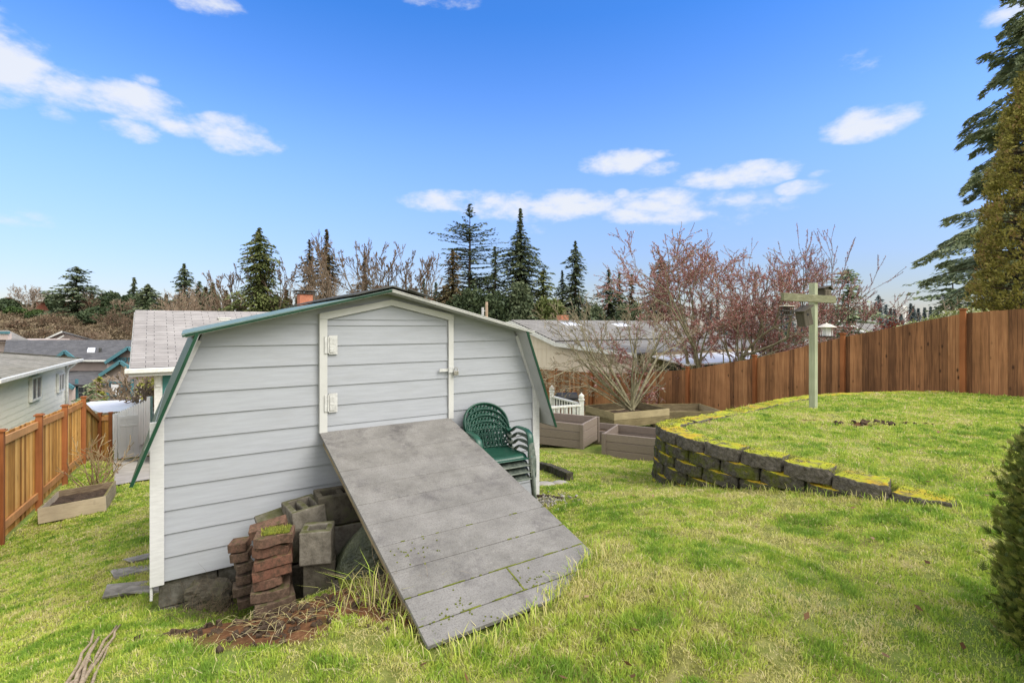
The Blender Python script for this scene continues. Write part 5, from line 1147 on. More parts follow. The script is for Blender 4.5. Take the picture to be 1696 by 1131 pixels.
# the big drooping cedar
def deodar():
    g = np.random.default_rng(77); b = tree_base(1775, 24); t = thing('deodar_cedar', 'huge blue-green cedar with long drooping branches behind the column-shaped tree', 'tree', b); h = 22; mb = MB()
    mb.tube([(0, 0, -.5), (0, 0, h)], [.5, .08], 12); mb.build('trunk', M['barkdark'], t, smooth=True); C = []; A = []; B_ = []; T = []; S0_ = []; S1_ = []; SR = []
    zs = [(z_+g.uniform(-.2, .2), None) for z_ in np.arange(2.5, 21.5, .21)]; sp_ = [(8.2, 7.6, math.pi*1.0), (7.7, 6.6, math.pi*1.05), (5.9, 6.3, math.pi*.97), (9.2, 5.9, math.pi*.98), (11.5, 5.6, math.pi*1.02), (4.2, 5.6, math.pi*1.0)]
    for z_, _ in zs: sp_.append((z_, (5.7*(1-z_/25)**.6+.3)*(.75+.4*g.random()), g.random()*6.283)); sp_.append((z_+.1, (5.7*(1-z_/25)**.6+.3)*(.75+.4*g.random()), math.pi+g.normal(0, .6)))
    for (z_, L, az) in sp_:
        dr = np.array([math.cos(az), math.sin(az), 0]); lat = np.array([-math.sin(az), math.cos(az), 0]); k = int(L*150); u_ = g.random(k)**.75
        a1_ = g.uniform(.08, .34); a2_ = g.uniform(.26, .5); a3_ = g.uniform(1.7, 2.8); arc = lambda u_: z_+a1_*L*u_-a2_*L*u_**a3_
        w = .34*L*np.sin(np.clip(u_+.12, 0, 1)*math.pi)**.8*(g.random(k)*2-1); pos = dr*(u_*L)[:, None]+lat*w[:, None]; pos[:, 2] = arc(u_)-.30*np.abs(w)-g.random(k)**2*.5*(1-.3*u_)+.25*(vnoise(pos[:, 0]*2+z_, w*2, 7, 1.5, 2)-.5)
        dd = unit(dr*.8+lat*(np.sign(w)*.6)[:, None]+g.normal(0, .25, (k, 3))+np.array([0, 0, -.45])); ww = unit(np.cross(dd, g.normal(0, .4, (k, 3))+np.array([0, 0, 1.]))); ln = (.11+.13*g.random(k))[:, None]
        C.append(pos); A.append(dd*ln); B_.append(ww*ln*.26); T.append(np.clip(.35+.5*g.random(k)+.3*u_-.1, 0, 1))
        pr = None
        for i in range(9): q_ = dr*(i/8*L)+np.array([0, 0, arc(np.array([i/8.]))[0]]); 
        pts = [dr*(i/8*L)+np.array([0, 0, float(arc(i/8.))]) for i in range(9)]
        for i in range(8): S0_.append(pts[i]); S1_.append(pts[i+1]); SR.append(.05*(1-i/9)+.008)
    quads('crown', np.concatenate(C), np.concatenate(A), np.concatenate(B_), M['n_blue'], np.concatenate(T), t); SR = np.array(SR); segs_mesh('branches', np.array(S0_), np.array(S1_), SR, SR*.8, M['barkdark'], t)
deodar()
def column_tree(name, label, b, h, r, mat, seed, clumps, per, size, ztaper=.8, frond=False):
    g = np.random.default_rng(seed); t = thing(name, label, 'tree', b); mb = MB(); mb.tube([(0, 0, -.3), (0, 0, h*.9)], [r*.12, r*.03], 8); mb.build('trunk', M['barkdark'], t)
    f = g.random(clumps); az = g.random(clumps)*6.283; rr = r*np.clip(1-f**3.2, 0, 1)**.75*(.9+.28*(vnoise(az*3, f*h*1.2, seed, 1.2, 3)-.5)*1.4)*(.84+.16*g.random(clumps)); rr = np.where(f < .08, rr*(.8+2.5*f), rr)
    C0 = np.stack([rr*np.cos(az), rr*np.sin(az), f*h], 1); out = unit(np.stack([np.cos(az), np.sin(az), np.full(clumps, .65)], 1)+g.normal(0, .25, (clumps, 3)))
    C = np.repeat(C0, per, 0)+g.normal(0, size*.8, (clumps*per, 3)); d = unit(np.repeat(out, per, 0)+g.normal(0, .5, (clumps*per, 3))+np.array([0, 0, .3])); w = unit(np.cross(d, g.normal(0, 1, (clumps*per, 3)))); ln = size*(.6+.8*g.random(clumps*per))[:, None]
    tc = np.repeat(g.random(clumps)*.5+.35*(vnoise(az*2.2, f*h*.9, seed+3, 1.6, 3)-.4), per); tn = np.clip(.15+tc+.35*g.random(clumps*per), 0, 1)
    if frond:
        n = len(C); C2 = [C]; A2 = [d*ln*.5]; B2 = [w*ln*.10]; T2 = [tn]
        for k in range(5):
            for s_ in (-1, 1):
                u_ = -.35+.17*k; dd = unit(d*.75+w*s_*(.75-.06*k)); l2 = ln*(.30-.035*k); C2.append(C+d*ln*u_+dd*l2*.8); A2.append(dd*l2); B2.append(unit(np.cross(dd, np.cross(d, w)))*l2*.20); T2.append(np.clip(tn+.05*k, 0, 1))
        C, A, B_, tn = np.concatenate(C2), np.concatenate(A2), np.concatenate(B2), np.concatenate(T2); quads('crown', C, A, B_, M[mat], tn, t)
    else: quads('crown', C, d*ln*.6, w*ln*.3, M[mat], tn, t)
    # inner twigs fill the heart
    n = 900; z_ = g.random(n)*h*.93; a_ = g.random(n)*6.283; rmax = r*np.clip(1-(z_/h)**3, .05, 1)**.75*.82; p1 = np.stack([rmax*np.cos(a_), rmax*np.sin(a_), z_], 1); p0 = p1*np.array([0, 0, 1])-np.array([0, 0, .25]); segs_mesh('branches', p0, p1, np.full(n, .012*r), np.full(n, .004*r), M['barkdark'], t)
    return t
column_tree('arborvitae', 'tall olive and bronze column-shaped arborvitae behind the top of the fence', Vector((P(1772, 0, 13.6).x, 13.6, -1.8)), 10.2, 2.15, 'n_arbor', 50, 5200, 20, .068)
column_tree('arborvitae', 'second bronze arborvitae pressed against the tall one', Vector((P(1850, 0, 14.3).x, 14.3, -1.8)), 10.5, 2.0, 'n_arbor', 52, 2200, 18, .08)
hb = Vector((2.67, 2.05, h1(2.67, 2.05))); column_tree('dark_hedge_shrub', 'dark feathery evergreen at the near edge of the lawn, close to the camera', hb, 1.28, .55, 'n_dark', 51, 3400, 7, .040, frond=True)
# dark evergreen mass under the tall firs
for k, (px, yt, hw, m_, lab) in enumerate([(768, 466, 44, 'l_ever', 'dark leafy evergreen at the foot of the tallest fir'), (815, 470, 42, 'l_ever', 'dark leafy evergreen between the fir trunks'), (862, 458, 46, 'n_fir', 'dark leafy evergreen below the knobbly fir'), (905, 474, 38, 'n_cedar', 'green leafy tree left of the cream house chimney'), (735, 500, 24, 'n_cedar', 'olive bush tree just over the shed ridge'), (985, 492, 30, 'n_fir', 'dark leafy tree behind the cream house chimney'), (1040, 495, 34, 'n_fir', 'dark leafy tree under the reddish conifer'), (1110, 495, 40, 'n_brownc', 'dull leafy tree behind the pink crown')]):
    Y = 66; b = tree_base(px, Y); rz_ = ((HY-yt)/F*Y-b.z)/2; bushy('evergreen_tree', lab, b, hw/F*Y, rz_, m_, 60+k, 11000, .38, group='leafy evergreens under the firs')
# hillside on the far side
G2 = 'brown thicket trees on the hillside'
def thicket(label, px, yt, Y, hw, seed, mat='twig', tan=False, upright=False, group=G2, buds=900, name='bare_tree'):
    b = tree_base(px, Y); h = (HY-yt)/F*Y-b.z; rr = hw/F*Y; sp = rr/h; g = np.random.default_rng(seed); st = []
    ns = 9 if not upright else 4
    for i in range(ns): a_ = g.random()*6.283; k = sp*(g.random()**.5)*1.1; st.append(((math.cos(a_)*k, math.sin(a_)*k, 1), h*.40, h*.012))
    return bare_tree(name, label, b, st, seed, 'twig' if not tan else 'twigtan', 'l_budb', buds, .10, 4, group, None, spread=.42, trop=.05, ratio=.62, kids=(2, 3), wob=.12, minr=.018)
for k, (px, yt, Y, hw, tan, lab) in enumerate([(325, 471, 78, 56, 1, 'big round brown tree above the ridge of the teal house'), (296, 492, 74, 34, 1, 'lower half-round brown tree left of the big round one'), (538, 436, 64, 46, 1, 'ochre round-topped tree behind the chimney'), (48, 470, 98, 34, 1, 'pale bare tree on the hill at the edge of the view'), (80, 520, 84, 34, 0, 'brown thicket tree below the brick building'), (112, 533, 80, 30, 0, 'rusty thicket tree above the dark house ridge'), (148, 484, 92, 24, 1, 'tan bare tree beside the layered spruce'), (190, 512, 82, 34, 0, 'wide brown thicket tree nearest the teal house'), (150, 545, 70, 26, 1, 'whitish bare tree behind the dark ridge'), (30, 528, 80, 34, 0, 'brown thicket tree above the dormer house'), (208, 494, 90, 24, 1, 'tan thicket tree under the dark firs'), (228, 520, 80, 26, 0, 'dull thicket tree touching the teal house roof'), (60, 540, 74, 30, 0, 'low brown thicket tree behind the white-edged gable')]):
    thicket(lab, px, yt, Y, hw, 100+k, tan=bool(tan))
for k, (px, yt, Y, hw, m_, lab) in enumerate([(92, 478, 96, 13, 'l_ever', 'dark ivy-covered tree left of the brick building'), (30, 505, 90, 16, 'l_ivy', 'green ivy mass climbing the pale bare tree'), (58, 512, 88, 11, 'l_ivy', 'bright green ivy column on the hillside'), (160, 503, 88, 26, 'l_ever', 'dark green broad tree under the layered spruce'), (186, 480, 94, 22, 'l_ever', 'dark evergreen on the ridge left of the pointed fir'), (215, 478, 94, 24, 'l_ever', 'dark evergreen crown next to the pointed fir'), (196, 500, 90, 24, 'l_ever', 'dark evergreen below the ridge line'), (10, 492, 96, 18, 'l_ever', 'dark evergreen clump at the very edge of the hill'), (262, 486, 88, 22, 'l_ever', 'dark evergreen behind the roof ridge corner'), (128, 505, 94, 12, 'l_ever', 'dark undergrowth tree at the trunk of the layered spruce')]):
    b = tree_base(px, Y); rz_ = max(((HY-yt)/F*Y-b.z)/2, 1.5); bushy('evergreen_tree', lab, b, hw/F*Y*1.25, rz_, m_, 200+k, 7000, .40, group='evergreens on the hillside')
# airy bare trees with bud clusters above the shed
for k, (px, yt, hw, lab) in enumerate([(480, 425, 26, 'bare crooked tree right of the olive cedar'), (398, 452, 20, 'bare tree with dark seed clusters left of the olive cedar'), (575, 412, 22, 'bare tree with clustered buds right of the ochre tree'), (632, 414, 26, 'bare tree behind the brownish medium fir'), (655, 420, 24, 'airy bare tree with many fine tips over the shed ridge'), (697, 432, 20, 'lone airy tree with dotted buds left of the brown-tipped conifer')]):
    Y = 62; b = tree_base(px, Y); h = (HY-yt)/F*Y-b.z; g = np.random.default_rng(300+k); sp = hw/F*Y/h
    st = [((math.cos(a_)*sp*.9, math.sin(a_)*sp*.9, 1), h*.52, h*.012) for a_ in g.random(3)*6.283]
    bare_tree('bare_tree', lab, b, st, 300+k, 'twig', 'l_budb', 700, .13, 4, 'airy bare trees on the skyline', None, spread=.26, trop=.10, ratio=.5, kids=(2, 3), wob=.10, minr=.028)
# multi-stemmed shrub growing out of the lichen bed
c = P(1047, 676, 14.1); g = np.random.default_rng(5); st = []
for (dx, dz, L, r_) in [(-1.15, 1, 2.1, .035), (-.95, 1, 2.0, .04), (-1.35, 1, 1.7, .03), (-.62, 1, 1.9, .04), (-.38, 1, 1.9, .035), (-.2, 1, 1.7, .03), (.05, 1, 1.6, .045), (.22, 1, 1.8, .04), (.42, 1, 1.9, .05), (.55, 1, 1.6, .03), (-1.6, 1, 1.3, .022), (-.75, 1, 1.5, .025), (-1.3, 1, 1.9, .03), (-.5, 1, 1.9, .035), (.7, 1, 1.6, .03), (-1.9, 1, 1.7, .022)]: st.append(((dx, g.normal(0, .35), dz), L*.92, r_))
bare_tree('bare_shrub', 'spreading many-stemmed leafless shrub rising from the lichen-spotted bed', c, st, 5, 'barkpale', 'l_budb', 3500, .015, 4, None, 'twigtan', 'shrub', 'twigs', spread=.36, trop=.01, ratio=.52, kids=(2, 3), wob=.07, minr=.0048)
# pink budding tree behind the fence
c = tree_base(1168, 20.2); st = [((-.55, .1, 1), 2.5, .10), ((-.25, -.2, 1), 2.7, .11), ((.0, .25, 1), 2.7, .12), ((.35, -.1, 1), 2.6, .12), ((.75, .1, 1), 2.7, .13), ((1.15, -.15, .9), 2.8, .10), ((-.6, -.1, 1), 2.0, .07), ((1.6, -.4, .55), 3.0, .08), ((.5, -.6, .8), 2.2, .07), ((-.4, .5, 1), 2.4, .07), ((.2, -.5, 1), 2.3, .07), ((1.0, .5, .7), 2.6, .07)]
st = [(d_, L_*1.12, r_) for d_, L_, r_ in st]
bare_tree('cherry_tree', 'budding pink-red tree with wide twiggy crown behind the brown fence', c, st, 11, 'barkpale', 'l_bud', 120000, .029, 5, None, 'twigred', 'tree', 'twigs', spread=.46, trop=.015, ratio=.66, kids=(2, 3), wob=.11, minr=.008)
c = tree_base(1290, 21); st = [((.2, 0, 1), 3.0, .09), ((.6, .1, 1), 2.8, .08), ((.95, -.1, 1), 2.7, .08), ((-.1, .1, 1), 2.9, .07), ((-.45, .1, 1), 2.9, .07), ((-.3, -.2, 1), 2.8, .06), ((.4, .2, 1), 2.9, .06), ((1.3, .1, .9), 2.6, .06)]
bare_tree('cherry_tree', 'taller thin-twigged tree whose bare tips fan out above the birdhouse post', c, st, 14, 'bark', 'l_bud', 26000, .026, 4, None, 'twigred', 'tree', 'twigs', spread=.26, trop=.06, ratio=.62, kids=(2, 3), wob=.07, minr=.007)
# bare branches over the far right fence
c = tree_base(1472, 24); bare_tree('bare_tree', 'spindly bare sapling sticking up beyond the fence right of the bird post', c, [((-.35, 0, 1), 2.3, .035), ((.45, 0, 1), 2.3, .03)], 16, 'twigtan', None, 0, .02, 3, None, None, spread=.5, trop=.02, ratio=.6, kids=(1, 2), wob=.12, minr=.008)
c = tree_base(1590, 19); bare_tree('bare_tree', 'thin brown bare tree tangled in front of the grey-green conifer', c, [((-.4, 0, 1), 1.8, .04), ((.1, 0, 1), 2.0, .05), ((.5, 0, 1), 1.8, .04)], 18, 'twigtan', None, 0, .02, 4, None, None, spread=.5, trop=.02, ratio=.6, kids=(2, 3), wob=.14, minr=.006)
# climber on top of the fence, red-leaved plant
def scatter_leaves(name, label, path, n, leaf, mat, spread, seed, cat='plant'):
    g = np.random.default_rng(seed); p = np.array([tuple(P(*a)) for a in path]); o0 = Vector(p[0]); t = thing(name, label, cat, (o0.x, o0.y, o0.z-1.2)); f = g.random(n)*(len(p)-1); i = np.minimum(f.astype(int), len(p)-2); fr = (f-i)[:, None]
    C = p[i]*(1-fr)+p[i+1]*fr+g.normal(0, 1, (n, 3))*spread-np.array(t.location); d = unit(g.normal(0, 1, (n, 3))); w = unit(np.cross(d, g.normal(0, 1, (n, 3)))); ln = leaf*(.6+.8*g.random(n))[:, None]
    quads('leaves', C, d*ln*.6, w*ln*.4, M[mat], g.random(n), t)
    q_ = p-np.array(t.location); S0_ = []; S1_ = []
    for k in range(60): j = g.integers(0, len(q_)); a_ = q_[j]+g.normal(0, 1, 3)*spread; S0_.append(a_*np.array([1, 1, 0])+np.array([0, 0, -.2])+g.normal(0, .1, 3)*np.array([1, 1, 0])); S1_.append(a_)
    segs_mesh('stems', np.array(S0_), np.array(S1_), np.full(60, .008), np.full(60, .004), M['twig'], t)
scatter_leaves('climbing_vine', 'variegated pale vine spilling along the fence top left of the tall post', [(1490, 545, 12.8), (1520, 538, 12.5), (1555, 527, 12.1), (1590, 519, 11.7), (1612, 515, 11.5)], 900, .05, 'l_vine', (.10, .10, .05), 31)
scatter_leaves('leafy_shrub', 'red-leaved shrub tip showing over the fence behind the lantern feeder', [(1460, 556, 17), (1468, 545, 17), (1482, 532, 17), (1486, 556, 17)], 240, .08, 'l_redp', (.13, .12, .09), 32, 'shrub')
scatter_leaves('leafy_shrub', 'yellow-green shrub between the picket fence and the teal house', [(250, 660, 24), (258, 648, 24), (256, 640, 24)], 900, .12, 'l_yel', (.35, .3, .3), 33, 'shrub')
# garden plants round the townhouse
conifer('garden_conifer', 'blue-grey layered garden conifer in front of the townhouse window', 150, 634, 29, 17, 'n_blue', 41, 1.6, .1, .5, 0, spray=.22, group='garden conifers by the townhouse'); conifer('garden_conifer', 'yellow-green garden conifer beside the blue-grey one', 164, 624, 31, 12, 'l_yel', 42, 1.6, .1, .5, 0, spray=.2, group='garden conifers by the townhouse')
b = tree_base(112, 27); bushy('leafy_shrub', 'low green juniper at the corner of the white house', b+Vector((0, 0, .3)), 1.1, .55, 'l_ivy', 43, 1600, .12, cat='shrub', trunk=False)
for k, (px, yt, hw, Y, lab) in enumerate([(214, 600, 34, 27, 'bare garden tree in front of the townhouse bay window'), (236, 625, 22, 22, 'bare twiggy tree beside the teal house corner')]): thicket(lab, px, yt, Y, hw, 400+k, tan=True, upright=True, group='bare garden trees by the townhouse', buds=10)
# rose bush by the plank bed
c = P(155, 800, 10.6); c.z = h1(c.x, c.y); g = np.random.default_rng(9)
st = [((g.normal(0, .42), g.normal(0, .35), 1), .52+.2*g.random(), .016) for _ in range(13)]
bare_tree('rose_bush', 'leafless rose bush with pale canes behind the plank bed', c, st, 44, 'rose', 'l_redp', 130, .022, 2, None, None, 'shrub', spread=.40, trop=.02, ratio=.60, kids=(1, 3), wob=.10, minr=.006)
# dry weeds beside the foundation and between blocks
def weeds(name, label, px, py, Y, n, L, mat, seed, kind=None, spread=.2):
    g = np.random.default_rng(seed); c = P(px, py, Y); z = h1(c.x, c.y); S0_ = []; S1_ = []; R0 = []
    for i in range(n):
        p = np.array([g.normal(0, spread), g.normal(0, spread*.6), 0]); d = np.array([g.normal(0, .5), g.normal(0, .5), 1]); l_ = L*(.4+.8*g.random())
        for s_ in range(4): d = unit(d+g.normal(0, .25, 3)+np.array([0, 0, -.28*s_*.6])); q_ = p+d*l_/4; S0_.append(p); S1_.append(q_); R0.append(.0014*(1-.2*s_)); p = q_
    R0 = np.array(R0); t = segs_mesh(name, np.array(S0_), np.array(S1_), R0, R0*.75, M[mat], None); t.location = (c.x, c.y, z-.01)
    if kind: t['kind'] = kind
    else: tag(t, label, 'plant')
    return t
weeds('dry_weeds', 'tangle of dry brown weeds against the shed foundation', 350, 960, 3.78, 200, .34, 'twig', 71, spread=.16)
weeds('dry_weeds', 'dry straw weeds below the ramp edge', 650, 1000, 3.0, 110, .30, 'stick', 72, spread=.14)
q_ = G(322, 990); mb = MB(); mb.box((0, 0, .08), (.30, .16, .20), jit=.03); o = mb.build('moss_clump', M['concdark'], None, bevel=.03, sub=3, disp=.07); o.location = SL(.36, -.08, -2.22); tag(o, 'dark mossy clump at the foot of the shed foundation', 'moss')

# far band of hazy trees
def far_band(label, x0, x1, Y, yt, seed, mat, n=26, name='treeline'):
    g = np.random.default_rng(seed); C = []; A = []; B_ = []
    for i in range(n):
        px = x0+(x1-x0)*(i+g.random())/n; x = (px-CX)/F*Y; b = h1(x, Y); top = (HY-yt)/F*Y+g.normal(0, .8)+(vnoise(np.array([px/18.]), np.array([seed]), 2)[0]-.5)*5; h = top-b
        m = 420; f = g.random(m)**.8; r = (.10+.11*g.random())*h*(1-f)**.8*g.random(m)**.5; az = g.random(m)*6.283; C.append(np.stack([x+r*np.cos(az), Y+r*np.sin(az), b+f*h], 1)); d = unit(np.stack([np.cos(az), np.sin(az), -.3+0*az], 1)+g.normal(0, .3, (m, 3))); A.append(d*.55); B_.append(unit(np.cross(d, g.normal(0, .4, (m, 3))+np.array([0, 0, 1.])))*.22)
    C = np.concatenate(C); o = quads(name, C, np.concatenate(A), np.concatenate(B_), M[mat], g.random(len(C)), None); o['kind'] = 'stuff'
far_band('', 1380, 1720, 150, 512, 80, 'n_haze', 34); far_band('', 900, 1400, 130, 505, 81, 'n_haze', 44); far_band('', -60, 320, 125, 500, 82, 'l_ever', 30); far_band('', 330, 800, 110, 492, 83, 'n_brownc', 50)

def undergrowth(x0, x1, Y0, Y1, n, hmax, mat, seed, leaf=.28):
    g = np.random.default_rng(seed); Y = Y0+(Y1-Y0)*g.random(n); X = ((x0+(x1-x0)*g.random(n))-CX)/F*Y; z = H(X, Y); m = hmax*(.25+1.1*vnoise(X, Y, seed, .25, 3)**1.5); C = np.stack([X, Y, z+m*g.random(n)**.8], 1)
    d = unit(g.normal(0, 1, (n, 3))+np.array([0, 0, .7])); w = unit(np.cross(d, g.normal(0, 1, (n, 3)))); ln = leaf*(.6+.9*g.random(n))[:, None]; o = quads('undergrowth', C, d*ln, w*ln*.25, M[mat], np.clip(g.random(n)*.7+.5*(vnoise(X, Y, seed+1, .3, 2)-.3), 0, 1), None); o['kind'] = 'stuff'
M['l_brush'] = leafmat('brush_twigs', [(.10, .08, .05), (.19, .145, .09), (.29, .22, .14), (.15, .15, .06)], .2)
undergrowth(-60, 260, 60, 92, 60000, 2.6, 'l_brush', 501); undergrowth(240, 720, 58, 80, 30000, 4.5, 'l_brush', 502); undergrowth(700, 1420, 60, 85, 40000, 4.5, 'l_ever', 503)
# ------------------------------------------------------------------ grass
def make_grass(name, N, ymin, ymax, seed, hscale=1.0):
    g = np.random.default_rng(seed); M_ = int(N*4.5); Y = ymin+(ymax-ymin)*g.random(M_)**1.0; X = (g.random(M_)*2-1)*(Y*1.09+1.8)
    wgt = (Y*1.09+1.8)/(ymax*1.09+1)*np.minimum(1, (3.0/Y)**1.7)/ .22
    keep = g.random(M_) < wgt; X = X[keep]; Y = Y[keep]
    S = np.stack([X-S0.x, Y-S0.y], 1); t_ = S @ np.array([U.x, U.y]); dep = S @ np.array([D.x, D.y])
    bad = (t_ > -.02) & (t_ < W+.02) & (dep > -.01) & (dep < 3.2)
    bad |= (t_ > RT-.01) & (t_ < RT+RW+.01) & (dep < 0) & (dep > -2.5) & (-.955+.2624*(dep+.04) > H(X, Y)+.004)
    FLs = np.stack([X-FL0.x, Y-FL0.y], 1); a_ = FLs @ np.array([u2.x, u2.y]); b_ = FLs @ np.array([d2.x, d2.y]); bad |= (a_ < .02)
    FRs = np.stack([X-FR0.x, Y-FR0.y], 1); bad |= (FRs @ np.array([u2.x, u2.y]) > -.06)
    wd = dist_path(X, Y, WALL); ins = inside(X, Y, TERR); bad |= (wd < .22) & ins & (X < 3.3); bad |= (wd < .05) & (X < 3.5)
    bad |= (g.random(len(X)) < dirtmask(X, Y)*1.02)
    for (px, Y_, r_) in ((953, 9.9, .8), (1055, 9.5, .7), (1040, 14.2, 1.2), (1122, 15.6, 1.2), (985, 11, .7)): q_ = P(px, HY, Y_); bad |= np.hypot(X-q_.x, Y-q_.y) < r_
    rel_ = np.stack([X-cb_.x, Y-cb_.y], 1); bad |= (np.abs(rel_ @ np.array([u2.x, u2.y])) < .42) & (np.abs(rel_ @ np.array([d2.x, d2.y])) < .72); bad |= inside(X, Y, PAVE)
    n1 = .45*vnoise(X, Y, 31, 1.3, 3)+.55*vnoise(X, Y, 36, 6.5, 3); n2 = vnoise(X, Y, 32, 9, 3); n3 = vnoise(X, Y, 33, 16, 2)
    bad |= g.random(len(X)) < np.clip((.48-n2)*3.2, 0, .72)
    k = ~bad; X, Y, n1, n2, n3 = X[k], Y[k], n1[k], n2[k], n3[k]; n = min(len(X), N); X, Y, n1, n2, n3 = X[:n], Y[:n], n1[:n], n2[:n], n3[:n]
    Zg = H(X, Y)-.006; rdist = np.hypot(X, Y); far = np.maximum(1, rdist/3.0)
    dt = dirtmask(X, Y); hgt = (.008+.034*n2**1.4+.022*n3*g.random(n))*(.5+.8*g.random(n))*hscale*(1+.10*(far-1)); hgt *= np.where(g.random(n) < .015, 1.9, 1)
    near_ramp = np.exp(-(((X-.35)/1.0)**2+((Y-2.65)/.35)**2)); hgt *= 1+.7*near_ramp
    wid = .0021*(.7+.7*g.random(n))*far**.95; az = g.random(n)*6.283; laz = vnoise(X, Y, 40, 5, 2)*14; lean = np.abs(g.normal(.6, .5, n)); 
    straw = (g.random(n) < np.clip(.13+.75*(.52-n1)*2.2+.5*(.5-n3), .04, .65)); lean = np.where(straw, lean+.7, lean)
    lx = np.cos(laz+g.normal(0, 1.6, n))*lean; ly = np.sin(laz+g.normal(0, 1.6, n))*lean
    px_ = np.cos(az)*wid; py_ = np.sin(az)*wid; nr = 1/np.sqrt(1+lean**2)
    V = np.empty((n, 5, 3)); b = np.stack([X, Y, Zg], 1); s_ = np.stack([px_, py_, 0*px_], 1); m = b+np.stack([lx*.35*hgt*nr, ly*.35*hgt*nr, hgt*.62*nr**.5], 1); tp = b+np.stack([lx*hgt*nr, ly*hgt*nr, hgt*nr], 1)
    V[:, 0] = b-s_; V[:, 1] = b+s_; V[:, 2] = m+s_*.75; V[:, 3] = m-s_*.75; V[:, 4] = tp
    i = np.arange(n)*5; Q = np.stack([i, i+1, i+2, i+3], 1); T_ = np.stack([i+3, i+2, i+4], 1)
    tint = np.clip(.40+1.5*(n1-.47)+.75*(n2-.5)+.34*(g.random(n)-.35), .22, .86); tint = np.where(straw, g.random(n)*.20, tint)
    o = np_mesh(name, V.reshape(-1, 3), [Q, T_], M['grass'], np.repeat(tint, 5)); o['kind'] = 'stuff'; return o
M['grass'] = leafmat('grass_blades', [(.66, .56, .34), (.62, .57, .22), (.53, .59, .10), (.37, .49, .065), (.23, .37, .045), (.10, .20, .03)], .35, .55)
make_grass('lawn_grass', 980000, 1.5, 16, 91)
# taller tufts: by ramp, wall foot, shed side
def tufts(name, pts, seed, L, mat='grass', lo=.0, hi=1.0):
    g = np.random.default_rng(seed); V = []; T_ = []
    for (x, y, n, r) in pts:
        for i in range(n):
            xx = x+g.normal(0, r); yy = y+g.normal(0, r); z = h1(xx, yy)-.01; l_ = L*(.4+.9*g.random()); a_ = g.random()*6.283; ln = .2+.7*g.random(); w = .003; sx, sy = -math.sin(a_)*w, math.cos(a_)*w; dx, dy = math.cos(a_)*ln*l_, math.sin(a_)*ln*l_
            V += [(xx-sx, yy-sy, z), (xx+sx, yy+sy, z), (xx+dx*.35+sx*.8, yy+dy*.35+sy*.8, z+l_*.6), (xx+dx*.35-sx*.8, yy+dy*.35-sy*.8, z+l_*.6), (xx+dx, yy+dy, z+l_*.8)]; T_ += [lo+(hi-lo)*g.random()]*5
    V = np.array(V); i = np.arange(len(V)//5)*5; o = np_mesh(name, V, [np.stack([i, i+1, i+2, i+3], 1), np.stack([i+3, i+2, i+4], 1)], M[mat], np.array(T_)); o['kind'] = 'stuff'; return o
pl = []
for s in np.arange(0, 1.01, .022):      # along the foot and left edge of the ramp
    a_ = SL(RT+RW*s, -2.45+.28*max(0, s-.35)/.65, 0); pl.append((a_.x+.04, a_.y-.04, 12, .035))
for s in np.arange(0, 1, .05): a_ = SL(RT-.03, -1.3-1.1*s, 0); pl.append((a_.x, a_.y, 10, .05))
for s in np.arange(0, 1, .05): a_ = SL(RT+RW+.04, -1.5-.9*s, 0); pl.append((a_.x, a_.y, 8, .04))
for s in np.arange(.2, 7.5, .07): c_ = wp(s); pl.append((c_.x-.10, c_.y-.07, 9, .05))
tufts('tall_grass', pl, 92, .10, lo=.05, hi=.8)
tufts('tall_grass', [tuple(G(615, 985)[:2])+(26, .10), tuple(G(640, 1000)[:2])+(22, .09), tuple(G(580, 1010)[:2])+(14, .1)], 93, .26, lo=.1, hi=.7)
tufts('tall_grass', [tuple(SL(-.12, .2*k, 0)[:2])+(9, .05) for k in range(14)]+[tuple(SL(.1*k, -.15, 0)[:2])+(5, .05) for k in range(10)], 94, .09, lo=.1, hi=.9)
g = np.random.default_rng(96); n = 90; Y_l = 2.2+7*g.random(n)**1.3; X_l = (g.random(n)*1.9-.85)*Y_l
k_ = ~((np.stack([X_l-S0.x, Y_l-S0.y], 1) @ np.array([U.x, U.y]) < W+.1) & (np.stack([X_l-S0.x, Y_l-S0.y], 1) @ np.array([U.x, U.y]) > -.3) & (np.stack([X_l-S0.x, Y_l-S0.y], 1) @ np.array([D.x, D.y]) > -2.5)); X_l = X_l[k_]; Y_l = Y_l[k_]; n = len(X_l)
C_ = np.stack([X_l, Y_l, H(X_l, Y_l)+.028], 1); d_ = unit(g.normal(0, 1, (n, 3))*np.array([1, 1, .3])); w_ = unit(np.cross(d_, g.normal(0, .4, (n, 3))+np.array([0, 0, 1.])))
M['leaf'] = leafmat('fallen_leaves', [(.10, .05, .02), (.22, .12, .06), (.36, .24, .14)], .15); o = quads('fallen_leaves', C_, d_*.024, w_*.014, M['leaf'], g.random(n), None); o['kind'] = 'stuff'
